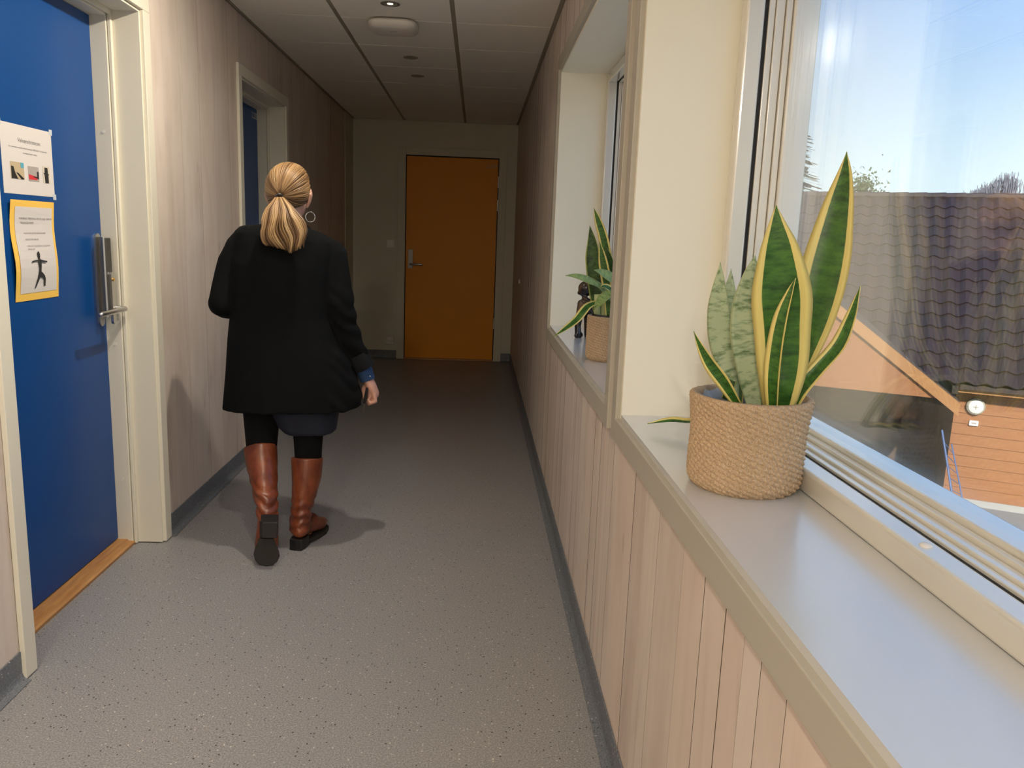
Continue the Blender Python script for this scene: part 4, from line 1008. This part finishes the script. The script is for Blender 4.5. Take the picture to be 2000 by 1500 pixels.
MB().extrude([fpl(-.048, -.026, 0), fpl(-.050, .0, 0), fpl(-.048, .026, 0), fpl(-.02, .031, 0), fpl(.024, .029, 0), fpl(.024, -.029, 0), fpl(-.02, -.031, 0)], (0, 0, .048)).build('heel', M['heel'], bootR, bevel=.003)
MB().extrude([fpl(.02, -.026, .012), fpl(.10, -.040, .0), fpl(.16, -.046, .0), fpl(.21, -.036, .002), fpl(.235, -.012, .004), fpl(.235, .012, .004), fpl(.21, .036, .002), fpl(.16, .046, .0), fpl(.10, .040, .0), fpl(.02, .028, .012)], (0, 0, .014)).build('sole', M['sole'], bootR)
# ---- hair
def hair_obj(strands, name, par, base=None):
    """strands: list of (points, radii, tone)"""
    mb = MB(); tones = []
    for pts, rr, tone in strands:
        n0 = len(mb.v); mb.tube(pts, rr, 5); tones += [tone]*(len(mb.v)-n0)
    if base:
        n0 = len(mb.v); mb.rings(base, cap=False); tones += [.22]*(len(mb.v)-n0)
    me = mb.mesh(name, par['_org']); a = me.attributes.new('strand', 'FLOAT', 'POINT')
    for i, t in enumerate(tones): a.data[i].value = t
    return link(name, me, M['hair'], par, True, angle=180)
HE = at(566, 372, 3.270)+Vector((0, 0, .003)); ax3 = Vector((.0905, .106, .102))
KN = at(546, 384, 3.160)
kd = Vector(((KN.x-HE.x)/ax3.x, (KN.y-HE.y)/ax3.y, (KN.z-HE.z)/ax3.z)).normalized()
e1 = Vector((1, 0, 0)); e1 = (e1-kd*e1.dot(kd)).normalized(); e2 = e1.cross(kd)
if e2.z < 0: e2 = -e2
rnd = random.Random(4)
def thmax(phi):
    s_, c_ = math.sin(phi), math.cos(phi)
    up = 2.25; side = 1.42; dn = .60
    return (up*s_*s_+side*c_*c_) if s_ > 0 else (dn+(side-dn)*abs(c_)**(5 if c_ > 0 else 2))
def hpnt(phi, th_, lift=0):
    d_ = kd*math.cos(th_)+(e1*math.cos(phi)+e2*math.sin(phi))*math.sin(th_)
    return HE+Vector((d_.x*ax3.x, d_.y*ax3.y, d_.z*ax3.z))*(1+lift)
strands = []
for i in range(330):
    phi = 2*math.pi*i/330+rnd.uniform(-.01, .01); tm_ = thmax(phi)*rnd.uniform(.93, 1.0); lf_ = rnd.uniform(-.012, .022); pts = []; rr = []
    sw = rnd.uniform(-.10, .10)
    for j in range(13):
        t = j/12; th_ = tm_*(1-t)+.10*t
        pts.append(hpnt(phi+sw*math.sin(t*math.pi), th_, lf_*math.sin(t*math.pi)+.004)); rr.append(.0034*(.55+.45*math.sin(min(1, th_)*math.pi/2)))
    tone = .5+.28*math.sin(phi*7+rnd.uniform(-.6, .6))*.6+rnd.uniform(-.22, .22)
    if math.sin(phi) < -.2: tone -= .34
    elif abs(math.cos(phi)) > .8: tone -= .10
    strands.append((pts, rr, min(1, max(0, tone))))
base = []
for j in range(14):
    t = j/13; base.append([hpnt(2*math.pi*i/48, thmax(2*math.pi*i/48)*.985*(1-t)+.03*t, -.012) for i in range(48)])
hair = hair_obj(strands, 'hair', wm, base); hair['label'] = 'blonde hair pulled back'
pt = []
cen = [(546, 386), (549, 408), (551, 430), (553, 452), (558, 474), (565, 497)]; hwp = [8, 28, 41, 45, 41, 30]
Yc = [3.150, 3.120, 3.098, 3.090, 3.090, 3.092]
def lin(a, t):
    f_ = t*(len(a)-1); i = min(int(f_), len(a)-2); u = f_-i
    if isinstance(a[0], tuple): return tuple(a[i][q]*(1-u)+a[i+1][q]*u for q in range(len(a[0])))
    return a[i]*(1-u)+a[i+1]*u
for i in range(230):
    q = rnd.uniform(-1, 1); w_ = rnd.uniform(-1, 1)*math.sqrt(max(0, 1-q*q))
    tend = (.86+.13*(1-abs(q-.15)))*rnd.uniform(.92, 1.01); ph = q*3.2+rnd.uniform(-.35, .35); pts = []; rr = []
    for j in range(17):
        t = tend*j/16; c_ = lin(cen, t); h__ = lin(hwp, t)
        px = c_[0]+q*h__+(1.2+4.2*t)*math.sin(2*math.pi*1.55*t+ph)*min(1, 4*t); Y_ = lin(Yc, t)+w_*.026*min(1, .25+2.2*t)*(1-.45*t)
        pts.append(at(px, c_[1], Y_)); rr.append(.0032*(1 if t < .8*tend else max(.25, (tend-t)/(.2*tend)+.2)))
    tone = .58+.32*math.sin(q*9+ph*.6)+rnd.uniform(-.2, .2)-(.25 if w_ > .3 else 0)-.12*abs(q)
    pt.append((pts, rr, min(1, max(.05, tone))))
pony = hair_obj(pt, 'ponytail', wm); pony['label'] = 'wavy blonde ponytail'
tp = [KN+Vector((.011*math.cos(a_), -.006+.004*math.cos(a_), .009*math.sin(a_)-.0005)) for a_ in [2*math.pi*i/20 for i in range(21)]]
tie = MB().tube(tp, .0042, 8).build('hair_tie', M['black'], wm, smooth=True, angle=180); tie['label'] = 'black hair tie'
# hoop earring at the right ear
hc = at(606, 424, 3.268); hpn = [hc+Vector((.017*math.cos(a_), .008*math.cos(a_), .0195*math.sin(a_))) for a_ in [2*math.pi*i/28 for i in range(29)]]
er = MB().tube(hpn, .0016, 8).build('hoop_earring', M['silver'], wm, smooth=True, angle=180); er['label'] = 'silver hoop earring'
rg = at(737, 779, 3.30)
# key in the right hand
ky = empty('key', at(714, 775, 3.255), 'dark key fob with a thin metal key held in the right hand', 'key')
fo = MB().tube([at(717, 760, 3.262), at(715, 772, 3.256), at(712, 786, 3.256)], [(.006, .009), (.007, .011), (.006, .007)], 12, round_ends=True).build('fob', M['black'], ky, smooth=True)
MB().tube([at(712, 786, 3.256), at(711, 794, 3.256), at(709.5, 803, 3.256)], [(.0012, .0036), (.0012, .0028), (.001, .0026)], 8).build('blade', M['silver'], ky)

for o in bpy.data.objects:
    if '_org' in o: del o['_org']
